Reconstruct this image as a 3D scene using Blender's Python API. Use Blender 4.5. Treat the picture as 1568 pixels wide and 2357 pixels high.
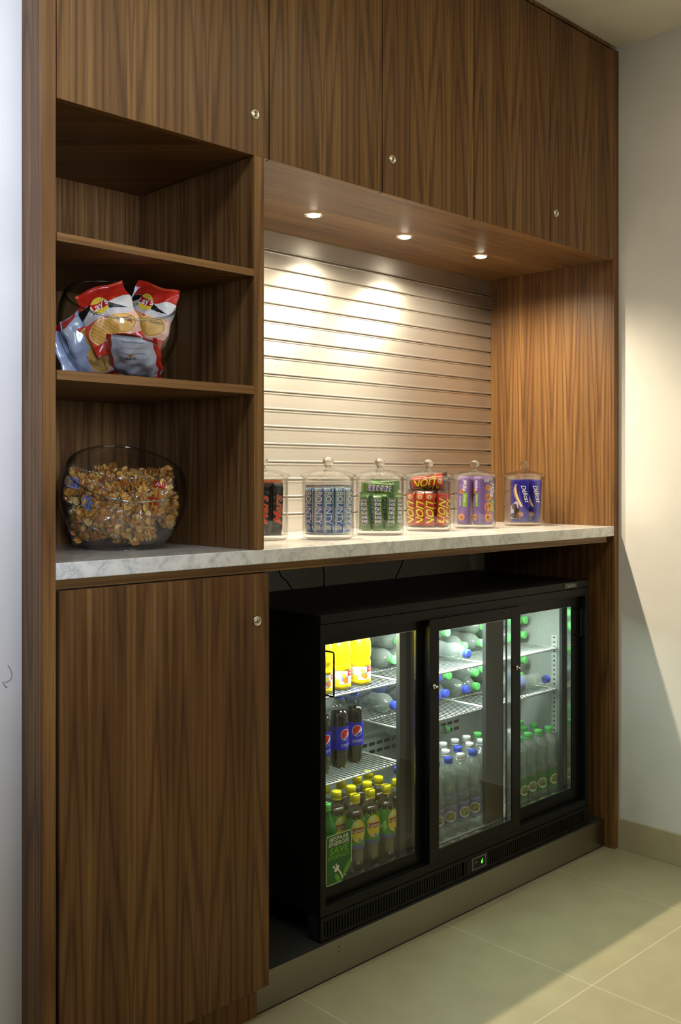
import bpy, bmesh, math, random
from math import sin, cos, pi, sqrt, radians
from mathutils import Vector, Matrix
random.seed(7)
for o in list(bpy.data.objects):
    bpy.data.objects.remove(o)
SC = bpy.context.scene
COL = SC.collection

# ---------------------------------------------------------------- camera, light, exposure
YAW = radians(44.18)
CAMX, CAMY, CAMZ = -1.617, -1.923, 1.380
cam_d = bpy.data.cameras.new('camera')
cam = bpy.data.objects.new('camera', cam_d)
COL.objects.link(cam)
cam.location = (CAMX, CAMY, CAMZ)
cam.rotation_euler = (pi / 2, 0, -YAW)
cam_d.sensor_fit = 'VERTICAL'
cam_d.sensor_height = 36
cam_d.lens = 2278 / 2357 * 36
cam_d.shift_y = -80.7 / 2357
cam_d.clip_start = 0.05
SC.camera = cam
SC.view_settings.view_transform = 'Standard'
SC.view_settings.look = 'None'
SC.view_settings.gamma = 1
SC.view_settings.use_curve_mapping = False
SC.view_settings.exposure = 0.0
SC.cycles.transparent_max_bounces = 40
SC.cycles.transmission_bounces = 14
SC.cycles.max_bounces = 14
SC.cycles.caustics_reflective = False
SC.cycles.caustics_refractive = False
SC.cycles.sample_clamp_indirect = 4

WORLD_COL, WORLD_STR = (1.0, 0.90, 0.66), 0.028
SPOT_W, SPOT_COL = 92.0, (1.0, 0.84, 0.60)
WINDOW_W, WINDOW_COL = 11.5, (0.70, 0.78, 1.0)
FRIDGE_W, FRIDGE_COL = 13.0, (0.88, 1.0, 0.90)
CEIL_W, CEIL_COL = 12.5, (1.0, 0.90, 0.60)

w = bpy.data.worlds.new('world')
SC.world = w
w.use_nodes = True
w.node_tree.nodes['Background'].inputs[0].default_value = (*WORLD_COL, 1)
w.node_tree.nodes['Background'].inputs[1].default_value = WORLD_STR


def light(name, typ, loc, energy, color, aim=None, **kw):
    d = bpy.data.lights.new(name, typ)
    d.energy = energy
    d.color = color
    for k, v in kw.items():
        setattr(d, k, v)
    o = bpy.data.objects.new(name, d)
    COL.objects.link(o)
    o.location = loc
    if aim is not None:
        o.rotation_euler = (Vector(aim) - Vector(loc)).to_track_quat('-Z', 'Y').to_euler()
    return o


# daylight from a window in the left part of the room, behind the camera's left shoulder
light('window_daylight', 'AREA', (-1.95, -3.3, 2.05), WINDOW_W, WINDOW_COL, (-1.25, 0.086, 1.95),
      shape='RECTANGLE', size=0.5, size_y=1.3, spread=radians(42))
# the room's ceiling lamps, well behind the camera
light('ceiling_lamps', 'AREA', (0.2, -1.15, 2.95), CEIL_W, CEIL_COL, (0.2, -1.10, 0.0),
      shape='RECTANGLE', size=2.0, size_y=0.5)

# added cool light, no known lamp: it brightens the white wall on the left
light('added_wall_light', 'AREA', (-1.55, -0.85, 2.94), 14.0, (0.72, 0.80, 1.0), (-1.35, 0.0, 0.9),
      shape='RECTANGLE', size=1.2, size_y=0.25)
# added up-light behind the camera, no real fixture: it brightens the ceiling
light('added_uplight', 'AREA', (0.2, -3.1, 2.1), 10.0, (1.0, 0.93, 0.68), (0.7, -1.2, 2.98),
      shape='RECTANGLE', size=1.2, size_y=0.4)

# ---------------------------------------------------------------- node helpers
def new_mat(name):
    m = bpy.data.materials.new(name)
    m.use_nodes = True
    nt = m.node_tree
    nt.nodes.clear()
    out = nt.nodes.new('ShaderNodeOutputMaterial')
    return m, nt, out


def N(nt, typ, **kw):
    n = nt.nodes.new(typ)
    for k, v in kw.items():
        if k.startswith('i_'):
            key = k[2:]
            key = int(key) if key.isdigit() else key.replace('_', ' ')
            n.inputs[key].default_value = v
        else:
            setattr(n, k, v)
    return n


def math_n(nt, op, a, b=None, c=None):
    n = nt.nodes.new('ShaderNodeMath')
    n.operation = op
    for i, v in enumerate((a, b, c)):
        if v is None:
            continue
        if isinstance(v, (int, float)):
            n.inputs[i].default_value = v
        else:
            nt.links.new(v, n.inputs[i])
    return n.outputs[0]


def ramp(nt, fac, stops):
    r = nt.nodes.new('ShaderNodeValToRGB')
    els = r.color_ramp.elements
    while len(els) < len(stops):
        els.new(0.5)
    for e, (p, c) in zip(els, stops):
        e.position = p
        e.color = (*c, 1) if len(c) == 3 else c
    nt.links.new(fac, r.inputs[0])
    return r.outputs[0]


def srgb(r, g, b):
    f = lambda c: (c / 255 / 12.92) if c / 255 <= 0.04045 else ((c / 255 + 0.055) / 1.055) ** 2.4
    return (f(r), f(g), f(b))


def plain(name, col, rough=0.5, metal=0.0, spec=0.5, emit=None, estr=0.0, bump=0.0, bscale=100, coat=0.0, trans=0.0, sss=0.0):
    m, nt, out = new_mat(name)
    p = N(nt, 'ShaderNodeBsdfPrincipled')
    p.inputs['Base Color'].default_value = (*col, 1)
    p.inputs['Roughness'].default_value = rough
    p.inputs['Metallic'].default_value = metal
    p.inputs['Specular IOR Level'].default_value = spec
    p.inputs['Coat Weight'].default_value = coat
    p.inputs['Coat Roughness'].default_value = 0.08
    p.inputs['Transmission Weight'].default_value = trans
    if emit:
        p.inputs['Emission Color'].default_value = (*emit, 1)
        p.inputs['Emission Strength'].default_value = estr
    # every surface gets a faint procedural mottling of its own colour
    tc = N(nt, 'ShaderNodeTexCoord')
    no = N(nt, 'ShaderNodeTexNoise')
    no.inputs['Scale'].default_value = bscale
    no.inputs['Detail'].default_value = 2
    nt.links.new(tc.outputs['Object'], no.inputs['Vector'])
    k = ramp(nt, no.outputs['Fac'], [(0.3, tuple(c * 0.94 for c in col)), (0.7, tuple(min(1, c * 1.05) for c in col))])
    nt.links.new(k, p.inputs['Base Color'])
    if bump:
        b = N(nt, 'ShaderNodeBump')
        b.inputs['Strength'].default_value = bump
        b.inputs['Distance'].default_value = 0.002
        nt.links.new(no.outputs['Fac'], b.inputs['Height'])
        nt.links.new(b.outputs[0], p.inputs['Normal'])
    nt.links.new(p.outputs[0], out.inputs[0])
    return m


def wood(name, axis='Z', gain=1.0, rough=0.42, seed=0.0, leaf=0.105, cath=1.0):
    m, nt, out = new_mat(name)
    tc = N(nt, 'ShaderNodeTexCoord')
    sep = N(nt, 'ShaderNodeSeparateXYZ')
    nt.links.new(tc.outputs['Object'], sep.inputs[0])
    X, Y, Z = sep.outputs
    if axis == 'Z':
        u, v = math_n(nt, 'ADD', X, Y), Z
    elif axis == 'X':
        u, v = math_n(nt, 'ADD', Y, Z), X
    else:
        u, v = math_n(nt, 'ADD', X, Z), Y
    u = math_n(nt, 'ADD', u, 10.0 + seed)
    up = math_n(nt, 'PINGPONG', u, leaf)

    def noise(a, sa, b, sb, detail, w_=0.0, dist=0.0):
        cb = N(nt, 'ShaderNodeCombineXYZ')
        nt.links.new(math_n(nt, 'MULTIPLY', a, sa), cb.inputs[0])
        nt.links.new(math_n(nt, 'MULTIPLY', b, sb), cb.inputs[1])
        cb.inputs[2].default_value = w_ + seed
        no = N(nt, 'ShaderNodeTexNoise')
        no.inputs['Scale'].default_value = 1.0
        no.inputs['Detail'].default_value = detail
        no.inputs['Distortion'].default_value = dist
        nt.links.new(cb.outputs[0], no.inputs['Vector'])
        return no.outputs['Fac']
    base = noise(up, 12.0, v, 0.60, 1.0, 1.3, 0.0)
    wob = noise(up, 45.0, v, 3.0, 2.0, 5.1)
    base2 = math_n(nt, 'ADD', base, math_n(nt, 'MULTIPLY', wob, 0.05))
    rings = math_n(nt, 'PINGPONG', math_n(nt, 'MULTIPLY', base2, 18.0 * cath), 1.0)
    rings = math_n(nt, 'SUBTRACT', 1.0, math_n(nt, 'POWER', math_n(nt, 'SUBTRACT', 1.0, rings), 3.0))
    streak = noise(up, 95.0, v, 0.30, 3.0, 9.7)
    broad = noise(u, 11.0, v, 0.22, 1.0, 3.7)
    fib = noise(u, 700.0, v, 7.0, 2.0, 2.2)
    f = math_n(nt, 'MULTIPLY', rings, 0.15)
    f = math_n(nt, 'ADD', f, math_n(nt, 'MULTIPLY', streak, 0.36))
    f = math_n(nt, 'ADD', f, math_n(nt, 'MULTIPLY', fib, 0.20))
    f = math_n(nt, 'ADD', f, math_n(nt, 'ADD', math_n(nt, 'MULTIPLY', broad, 0.26), 0.05))
    g = gain
    col = ramp(nt, f, [(0.37, (0.056 * g, 0.0250 * g, 0.0088 * g)), (0.53, (0.118 * g, 0.054 * g, 0.0175 * g)),
                       (0.62, (0.178 * g, 0.089 * g, 0.029 * g)), (0.76, (0.33 * g, 0.188 * g, 0.064 * g))])
    p = N(nt, 'ShaderNodeBsdfPrincipled')
    nt.links.new(col, p.inputs['Base Color'])
    p.inputs['Roughness'].default_value = rough
    p.inputs['Specular IOR Level'].default_value = 0.3
    b = N(nt, 'ShaderNodeBump')
    b.inputs['Strength'].default_value = 0.12
    b.inputs['Distance'].default_value = 0.001
    nt.links.new(fib, b.inputs['Height'])
    nt.links.new(b.outputs[0], p.inputs['Normal'])
    nt.links.new(p.outputs[0], out.inputs[0])
    return m


def marble():
    m, nt, out = new_mat('white_marble')
    tc = N(nt, 'ShaderNodeTexCoord')
    n1 = N(nt, 'ShaderNodeTexNoise', i_Scale=7.0, i_Detail=6.0, i_Distortion=1.6)
    n2 = N(nt, 'ShaderNodeTexNoise', i_Scale=22.0, i_Detail=5.0, i_Distortion=0.9)
    for n in (n1, n2):
        nt.links.new(tc.outputs['Object'], n.inputs['Vector'])
    r1 = math_n(nt, 'ABSOLUTE', math_n(nt, 'SUBTRACT', n1.outputs['Fac'], 0.5))
    v1 = ramp(nt, r1, [(0.0, (0.60, 0.62, 0.62)), (0.025, (0.76, 0.76, 0.75)), (0.12, (0.86, 0.85, 0.83))])
    r2 = math_n(nt, 'ABSOLUTE', math_n(nt, 'SUBTRACT', n2.outputs['Fac'], 0.5))
    v2 = ramp(nt, r2, [(0.0, (0.80, 0.82, 0.83)), (0.06, (1, 1, 1))])
    mx = N(nt, 'ShaderNodeMixRGB', blend_type='MULTIPLY')
    mx.inputs[0].default_value = 0.8
    nt.links.new(v1, mx.inputs[1])
    nt.links.new(v2, mx.inputs[2])
    p = N(nt, 'ShaderNodeBsdfPrincipled', i_Roughness=0.13)
    nt.links.new(mx.outputs[0], p.inputs['Base Color'])
    nt.links.new(p.outputs[0], out.inputs[0])
    return m


def brushed(name, col, rough=0.3, axis='X', metal=1.0, aniso=0.4, bump=0.05):
    m, nt, out = new_mat(name)
    tc = N(nt, 'ShaderNodeTexCoord')
    mp = N(nt, 'ShaderNodeMapping')
    mp.inputs['Scale'].default_value = (3, 3, 900) if axis == 'X' else (900, 900, 3)
    nt.links.new(tc.outputs['Object'], mp.inputs[0])
    no = N(nt, 'ShaderNodeTexNoise', i_Scale=1.0, i_Detail=3.0)
    nt.links.new(mp.outputs[0], no.inputs['Vector'])
    c = ramp(nt, no.outputs['Fac'], [(0.3, tuple(x * 0.86 for x in col)), (0.7, col)])
    p = N(nt, 'ShaderNodeBsdfPrincipled', i_Roughness=rough, i_Metallic=metal)
    p.inputs['Anisotropic'].default_value = aniso
    tg = N(nt, 'ShaderNodeCombineXYZ')
    tg.inputs[2].default_value = 1.0
    nt.links.new(tg.outputs[0], p.inputs['Tangent'])
    nt.links.new(c, p.inputs['Base Color'])
    b = N(nt, 'ShaderNodeBump')
    b.inputs['Strength'].default_value = bump
    b.inputs['Distance'].default_value = 0.001
    nt.links.new(no.outputs['Fac'], b.inputs['Height'])
    nt.links.new(b.outputs[0], p.inputs['Normal'])
    nt.links.new(p.outputs[0], out.inputs[0])
    return m


def thin_glass(name, tint=(0.97, 0.98, 0.98), edge=(0.55, 0.6, 0.6), refl=1.0, f0=0.045, rough=0.01, bump=0.0, bscale=(300, 300, 30), haze=0.0):
    """a thin clear shell: transparent, with a mirror part that grows towards grazing angles"""
    m, nt, out = new_mat(name)
    lw = N(nt, 'ShaderNodeLayerWeight', i_Blend=0.5)
    fac = lw.outputs['Facing']
    p5 = math_n(nt, 'POWER', fac, 4.0)
    fr = math_n(nt, 'ADD', math_n(nt, 'MULTIPLY', p5, 0.75 * refl), f0 * refl)
    tcol = ramp(nt, fac, [(0.55, tint), (0.97, edge)])
    t = N(nt, 'ShaderNodeBsdfTransparent')
    nt.links.new(tcol, t.inputs[0])
    g = N(nt, 'ShaderNodeBsdfGlossy', i_Roughness=rough)
    if bump:
        tc = N(nt, 'ShaderNodeTexCoord')
        mp = N(nt, 'ShaderNodeMapping')
        mp.inputs['Scale'].default_value = bscale
        nt.links.new(tc.outputs['Object'], mp.inputs[0])
        no = N(nt, 'ShaderNodeTexNoise', i_Scale=1.0, i_Detail=2.0)
        nt.links.new(mp.outputs[0], no.inputs['Vector'])
        b = N(nt, 'ShaderNodeBump')
        b.inputs['Strength'].default_value = bump
        b.inputs['Distance'].default_value = 0.004
        nt.links.new(no.outputs['Fac'], b.inputs['Height'])
        nt.links.new(b.outputs[0], g.inputs['Normal'])
        nt.links.new(b.outputs[0], lw.inputs['Normal'])
    mx = N(nt, 'ShaderNodeMixShader')
    nt.links.new(fr, mx.inputs[0])
    nt.links.new(t.outputs[0], mx.inputs[1])
    nt.links.new(g.outputs[0], mx.inputs[2])
    last = mx
    if haze:
        d = N(nt, 'ShaderNodeBsdfDiffuse')
        d.inputs[0].default_value = (0.75, 0.8, 0.78, 1)
        m2 = N(nt, 'ShaderNodeMixShader')
        m2.inputs[0].default_value = haze
        nt.links.new(mx.outputs[0], m2.inputs[1])
        nt.links.new(d.outputs[0], m2.inputs[2])
        last = m2
    nt.links.new(last.outputs[0], out.inputs[0])
    return m


def liquid(name, tint, share=0.5, ior=1.33):
    """part clear, part refracting body of water in a bottle"""
    m, nt, out = new_mat(name)
    t = N(nt, 'ShaderNodeBsdfTransparent')
    t.inputs[0].default_value = (*tint, 1)
    r = N(nt, 'ShaderNodeBsdfRefraction', i_IOR=ior, i_Roughness=0.02)
    r.inputs[0].default_value = (*tint, 1)
    mx = N(nt, 'ShaderNodeMixShader')
    mx.inputs[0].default_value = share
    nt.links.new(t.outputs[0], mx.inputs[1])
    nt.links.new(r.outputs[0], mx.inputs[2])
    nt.links.new(mx.outputs[0], out.inputs[0])
    return m


def tile_mat():
    m, nt, out = new_mat('beige_floor_tile')
    tc = N(nt, 'ShaderNodeTexCoord')
    mp = N(nt, 'ShaderNodeMapping')
    mp.inputs['Location'].default_value = (-0.135, 0.472, 0)
    nt.links.new(tc.outputs['Object'], mp.inputs[0])
    br = N(nt, 'ShaderNodeTexBrick', offset=0.0, squash=1.0)
    br.inputs['Scale'].default_value = 1.0
    br.inputs['Brick Width'].default_value = 0.6105
    br.inputs['Row Height'].default_value = 0.6105
    br.inputs['Mortar Size'].default_value = 0.0016
    br.inputs['Color1'].default_value = (0.385, 0.345, 0.215, 1)
    br.inputs['Color2'].default_value = (0.37, 0.33, 0.205, 1)
    br.inputs['Mortar'].default_value = (0.56, 0.52, 0.39, 1)
    nt.links.new(mp.outputs[0], br.inputs['Vector'])
    no = N(nt, 'ShaderNodeTexNoise', i_Scale=9.0, i_Detail=6.0)
    nt.links.new(tc.outputs['Object'], no.inputs['Vector'])
    k = ramp(nt, no.outputs['Fac'], [(0.3, (0.90, 0.90, 0.88)), (0.7, (1, 1, 1))])
    mx = N(nt, 'ShaderNodeMixRGB', blend_type='MULTIPLY')
    mx.inputs[0].default_value = 1.0
    nt.links.new(br.outputs['Color'], mx.inputs[1])
    nt.links.new(k, mx.inputs[2])
    p = N(nt, 'ShaderNodeBsdfPrincipled', i_Roughness=0.42)
    nt.links.new(mx.outputs[0], p.inputs['Base Color'])
    nt.links.new(p.outputs[0], out.inputs[0])
    return m


def emitter(name, col, s):
    m, nt, out = new_mat(name)
    e = N(nt, 'ShaderNodeEmission')
    e.inputs[0].default_value = (*col, 1)
    e.inputs[1].default_value = s
    nt.links.new(e.outputs[0], out.inputs[0])
    return m


M = {}
M['wood'] = wood('walnut_veneer', 'Z')
M['wood_b'] = wood('walnut_veneer_side', 'Z', seed=0.37)
M['wood_in'] = wood('walnut_veneer_inside', 'Z', seed=0.71)
M['wood_h'] = wood('walnut_veneer_horizontal', 'X', seed=0.2, cath=0.7)
M['wood_edge'] = wood('walnut_edging', 'X', seed=0.5, gain=1.25, cath=0.4)
M['wood_edgev'] = wood('walnut_edging_upright', 'Z', seed=0.9, gain=1.25, cath=0.5)
M['marble'] = marble()
M['slat'] = brushed('brushed_aluminium', (0.71, 0.685, 0.65), 0.36, 'X', metal=0.92, aniso=0.65, bump=0.02)
M['steel'] = brushed('brushed_steel', (0.34, 0.315, 0.27), 0.32, 'X')
M['chrome'] = plain('chrome', (0.75, 0.73, 0.66), 0.16, 1.0)
M['lockm'] = plain('satin_nickel', (0.70, 0.66, 0.54), 0.3, 1.0)
M['dark'] = plain('dark_gap', (0.004, 0.004, 0.004), 0.8)
M['platform'] = plain('dark_platform', (0.03, 0.032, 0.03), 0.5)
M['black'] = plain('black_coated_steel', (0.006, 0.006, 0.005), 0.42, spec=0.2)
M['blackp'] = plain('black_door_frame', (0.005, 0.005, 0.0045), 0.33, spec=0.2)
M['liner'] = plain('grey_liner', (0.44, 0.47, 0.45), 0.38, 0.25)
M['wire'] = plain('wire_shelf_metal', (0.72, 0.73, 0.72), 0.25, 0.75)
M['rail'] = plain('rail_metal', (0.7, 0.7, 0.7), 0.4, 0.4)
M['post'] = plain('grey_post', (0.035, 0.04, 0.042), 0.35, spec=0.3)
M['spacer'] = plain('glazing_spacer', (0.86, 0.87, 0.86), 0.12, 1.0)
M['white_wall'] = plain('painted_wall', (0.74, 0.73, 0.70), 0.75, bscale=4)
M['back_wall'] = plain('painted_wall_rear', (0.60, 0.60, 0.58), 0.8, bscale=4)
M['ceiling'] = plain('painted_ceiling', (0.80, 0.77, 0.66), 0.85, bscale=4)
M['base'] = plain('stone_skirting', (0.47, 0.40, 0.25), 0.5, bscale=14)
M['tile'] = tile_mat()
M['jar'] = thin_glass('jar_glass', (0.985, 0.985, 0.98), (0.72, 0.72, 0.71), f0=0.06)
M['bowl'] = thin_glass('bowl_glass', (0.97, 0.98, 0.985), (0.35, 0.40, 0.46), f0=0.055)
M['rim'] = thin_glass('bowl_rim_glass', (0.75, 0.78, 0.8), (0.35, 0.40, 0.46), f0=0.22, rough=0.08)
M['knob'] = liquid('solid_glass', (0.97, 0.97, 0.96), 0.9, 1.45)
M['pane'] = thin_glass('door_glass', (0.955, 0.985, 0.965), (0.6, 0.7, 0.65), f0=0.03)
M['lampw'] = emitter('lamp_glow', (1.0, 0.90, 0.68), 70.0)
M['tubew'] = emitter('tube_glow', (0.9, 1.0, 0.93), 10.0)
M['led'] = emitter('green_digit', (0.12, 1.0, 0.03), 2.2)
M['pet'] = thin_glass('clear_plastic', (0.93, 0.96, 0.94), (0.38, 0.46, 0.43), f0=0.07, rough=0.06, bump=0.5, bscale=(90, 90, 60), haze=0.13)
M['petc'] = thin_glass('clear_plastic_drink', (0.95, 0.97, 0.95), (0.40, 0.42, 0.38), f0=0.06, rough=0.05, bump=0.15, bscale=(90, 90, 40))
M['water'] = liquid('water', (0.95, 0.98, 0.965), 0.22)
M['cap_green'] = plain('green_cap', srgb(105, 210, 112), 0.4)
M['cap_blue'] = plain('blue_cap', srgb(62, 84, 210), 0.4)
M['cap_white'] = plain('white_cap', (0.75, 0.75, 0.75), 0.4)
M['cap_yellow'] = plain('yellow_cap', srgb(240, 222, 10), 0.4)
M['film'] = thin_glass('clear_film', (0.97, 0.97, 0.96), (0.75, 0.75, 0.73), f0=0.05, rough=0.12, bump=0.9, bscale=(60, 60, 60), haze=0.03)
_pc = {}


def C(r, g, b, rough=0.4, **kw):
    k = (r, g, b, rough, tuple(sorted(kw.items())))
    if k not in _pc:
        _pc[k] = plain('colour_%d_%d_%d' % (r, g, b), srgb(r, g, b), rough, **kw)
    return _pc[k]


# ---------------------------------------------------------------- mesh helpers
class MB:
    def __init__(s):
        s.v, s.f, s.m, s.sm = [], [], [], []
        s.mats = []

    def mi(s, mat):
        if mat not in s.mats:
            s.mats.append(mat)
        return s.mats.index(mat)

    def add(s, vs, fs, mat, smooth=False):
        b = len(s.v)
        s.v += [tuple(v) for v in vs]
        k = s.mi(mat)
        for f in fs:
            s.f.append(tuple(b + i for i in f))
            s.m.append(k)
            s.sm.append(smooth)
        return s

    def box(s, x0, x1, y0, y1, z0, z1, mat):
        vs = [(x, y, z) for z in (z0, z1) for y in (y0, y1) for x in (x0, x1)]
        fs = [(0, 2, 3, 1), (4, 5, 7, 6), (0, 1, 5, 4), (2, 6, 7, 3), (0, 4, 6, 2), (1, 3, 7, 5)]
        return s.add(vs, fs, mat)

    def lathe(s, prof, mat, n=40, c=(0, 0, 0), smooth=True, matf=None, a0=0.0):
        vs = []
        for r, z in prof:
            for i in range(n):
                a = 2 * pi * i / n + a0
                vs.append((c[0] + r * cos(a), c[1] + r * sin(a), c[2] + z))
        b = len(s.v)
        s.v += vs
        for j in range(len(prof) - 1):
            for i in range(n):
                i2 = (i + 1) % n
                s.f.append((b + j * n + i, b + j * n + i2, b + (j + 1) * n + i2, b + (j + 1) * n + i))
                mm = mat if matf is None else matf(2 * pi * (i + .5) / n + a0, (prof[j][1] + prof[j + 1][1]) / 2)
                s.m.append(s.mi(mm))
                s.sm.append(smooth)
        return s

    def tube(s, pts, r, mat, n=8, cap=True):
        pts = [Vector(p) for p in pts]
        rings = []
        prev = None
        for i, p in enumerate(pts):
            t = (pts[min(i + 1, len(pts) - 1)] - pts[max(i - 1, 0)]).normalized()
            if prev is None:
                up = Vector((0, 0, 1)) if abs(t.z) < 0.9 else Vector((1, 0, 0))
                a = t.cross(up).normalized()
            else:
                a = (prev - t * prev.dot(t)).normalized()
            prev = a
            bb = t.cross(a)
            rings.append([p + (a * cos(2 * pi * k / n) + bb * sin(2 * pi * k / n)) * r for k in range(n)])
        vs = [v for rg in rings for v in rg]
        fs = []
        for j in range(len(pts) - 1):
            for k in range(n):
                k2 = (k + 1) % n
                fs.append((j * n + k, j * n + k2, (j + 1) * n + k2, (j + 1) * n + k))
        if cap:
            fs.append(tuple(range(n - 1, -1, -1)))
            fs.append(tuple((len(pts) - 1) * n + k for k in range(n)))
        return s.add(vs, fs, mat, True)

    def grid(s, fn, nu, nv, mat, matf=None, smooth=True, flip=False):
        vs = [fn(i / nu, j / nv) for j in range(nv + 1) for i in range(nu + 1)]
        b = len(s.v)
        s.v += [tuple(v) for v in vs]
        for j in range(nv):
            for i in range(nu):
                q = (b + j * (nu + 1) + i, b + j * (nu + 1) + i + 1, b + (j + 1) * (nu + 1) + i + 1, b + (j + 1) * (nu + 1) + i)
                s.f.append(q[::-1] if flip else q)
                s.m.append(s.mi(matf((i + .5) / nu, (j + .5) / nv) if matf else mat))
                s.sm.append(smooth)
        return s

    # flat shapes given in 2-D (u to the right, v up), laid on a surface by a mapping function
    def area(s, mp, x0, x1, lo, hi, mat, nx=14, ny=5):
        fn = lambda a, b: mp(x0 + (x1 - x0) * a, lo(x0 + (x1 - x0) * a) + (hi(x0 + (x1 - x0) * a) - lo(x0 + (x1 - x0) * a)) * b)
        return s.grid(fn, nx, ny, mat)

    def disc(s, mp, cu, cv, ru, rv, mat, n=28, rings=4, rot=0.0, pts=None):
        vs, fs = [mp(cu, cv)], []
        for j in range(1, rings + 1):
            for i in range(n):
                a = 2 * pi * i / n
                x, y = ru * j / rings * cos(a), rv * j / rings * sin(a)
                vs.append(mp(cu + x * cos(rot) - y * sin(rot), cv + x * sin(rot) + y * cos(rot)))
        for i in range(n):
            fs.append((0, 1 + i, 1 + (i + 1) % n))
        for j in range(rings - 1):
            for i in range(n):
                a, b = 1 + j * n + i, 1 + j * n + (i + 1) % n
                fs.append((a, a + n, b + n, b))
        return s.add(vs, fs, mat, True)

    def text(s, mp, txt, size, cu, cv, mat, rot=0.0, bold=0.0, shear=0.0, sx=1.0):
        tv, tf = text2d(txt, bold, shear)
        vs = []
        for x, y in tv:
            x, y = x * size * sx, y * size
            vs.append(mp(cu + x * cos(rot) - y * sin(rot), cv + x * sin(rot) + y * cos(rot)))
        return s.add(vs, tf, mat)

    def build(s, name, parent=None, bevel=0.0, local=False):
        off = Vector((0, 0, 0))
        if parent is not None and not local:
            off = WL[parent.name]
        me = bpy.data.meshes.new(name)
        me.from_pydata([tuple(Vector(v) - off) for v in s.v], [], s.f)
        for m_ in s.mats:
            me.materials.append(m_)
        me.polygons.foreach_set('material_index', s.m)
        me.polygons.foreach_set('use_smooth', s.sm)
        me.update()
        o = bpy.data.objects.new(name, me)
        COL.objects.link(o)
        if parent is not None:
            o.parent = parent
            WL[o.name] = off
        else:
            WL[o.name] = Vector((0, 0, 0))
        if bevel:
            b = o.modifiers.new('bevel', 'BEVEL')
            b.width = bevel
            b.segments = 2
            b.limit_method = 'ANGLE'
            b.angle_limit = radians(50)
        return o


WL = {}
_tc = {}


def text2d(txt, bold=0.0, shear=0.0):
    k = (txt, bold, shear)
    if k not in _tc:
        cu = bpy.data.curves.new('t', 'FONT')
        cu.body = txt
        cu.align_x = 'CENTER'
        cu.align_y = 'CENTER'
        cu.offset = bold
        cu.shear = shear
        cu.resolution_u = 3
        ob = bpy.data.objects.new('t', cu)
        COL.objects.link(ob)
        dg = bpy.context.evaluated_depsgraph_get()
        me = ob.evaluated_get(dg).to_mesh()
        bm = bmesh.new()
        bm.from_mesh(me)
        bmesh.ops.triangulate(bm, faces=bm.faces[:])
        for _ in range(3):
            long_ = [e for e in bm.edges if e.calc_length() > 0.16]
            if long_:
                bmesh.ops.subdivide_edges(bm, edges=long_, cuts=1)
                bmesh.ops.triangulate(bm, faces=bm.faces[:])
        bm.verts.index_update()
        _tc[k] = ([(v.co.x, v.co.y) for v in bm.verts], [tuple(v.index for v in p.verts) for p in bm.faces])
        bm.free()
        bpy.data.objects.remove(ob)
        bpy.data.curves.remove(cu)
    return _tc[k]


def thing(name, label, cat, loc=(0, 0, 0), rot=None, group=None):
    o = bpy.data.objects.new(name, None)
    o.empty_display_size = 0.05
    COL.objects.link(o)
    o.location = loc
    if rot is not None:
        o.rotation_euler = rot
    o['label'] = label
    o['category'] = cat
    if group:
        o['group'] = group
    WL[o.name] = Vector(loc)
    return o


def struct(o):
    o['kind'] = 'structure'
    return o


def dup(src, loc, rot, label, group=None, swap=None):
    r = src.copy()
    COL.objects.link(r)
    r.location = loc
    r.rotation_euler = rot
    r['label'] = label
    if group:
        r['group'] = group
    for ch in list(src.children):
        c = ch.copy()
        COL.objects.link(c)
        c.parent = r
        if swap and ch.name.split('.')[0] in swap:
            c.data = swap[ch.name.split('.')[0]]
        for g in list(ch.children):
            d = g.copy()
            COL.objects.link(d)
            d.parent = c
    return r


class Kit:
    """first placement uses the thing itself, later ones copies of it"""
    def __init__(s, root):
        s.root, s.used = root, False

    def put(s, loc, rot, label, group=None, swap=None):
        if not s.used:
            s.used = True
            s.root.location = loc
            s.root.rotation_euler = rot
            s.root['label'] = label
            if group:
                s.root['group'] = group
            if swap:
                s.orig = {}
                for ch in s.root.children:
                    k = ch.name.split('.')[0]
                    if k in swap:
                        ch.data = swap[k]
            return s.root
        return dup(s.root, loc, rot, label, group, swap)


def tag(o, label, cat, group=None):
    o['label'] = label
    o['category'] = cat
    if group:
        o['group'] = group
    return o


# ---------------------------------------------------------------- main dimensions (metres)
XL, XR = -0.589, 1.667          # inside faces of the two end panels
XLO, XRO = -0.623, 1.698
ZF, ZC = 0.0, 2.981
ZW, ZWB = 1.1973, 1.1607        # worktop top / underside
ZU = 2.1845                     # underside of the wall cupboards
YB = 0.568                      # slat wall
XW = 1.70                       # right-hand wall
NB = 0.524                      # back of the open shelving

# ---------------------------------------------------------------- room
struct(MB().box(-4.5, XW + 0.1, -5.0, 0.7, -0.05, 0.0, M['tile']).build('floor'))
struct(MB().box(-4.5, XW + 0.1, -5.0, 0.7, ZC, ZC + 0.05, M['ceiling']).build('ceiling'))
struct(MB().box(XW, XW + 0.1, -5.0, 0.7, 0.0, ZC, M['white_wall']).build('wall_right'))
struct(MB().box(-4.5, XLO, 0.086, 0.2, 0.0, ZC, M['white_wall']).build('wall_left'))
struct(MB().box(XLO, XW, 0.60, 0.7, 0.0, ZC, M['back_wall']).build('wall_back'))
struct(MB().box(XW - 0.012, XW, -5.0, -0.001, 0.0, 0.111, M['base']).build('baseboard_right', bevel=0.001))
mk = MB()
pts = [(-0.655, 0.0855, 0.978), (-0.649, 0.0855, 0.969), (-0.645, 0.0855, 0.956), (-0.649, 0.0855, 0.947), (-0.657, 0.0855, 0.943),
       (-0.667, 0.0855, 0.944), (-0.664, 0.0855, 0.938), (-0.657, 0.0855, 0.931)]
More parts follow.
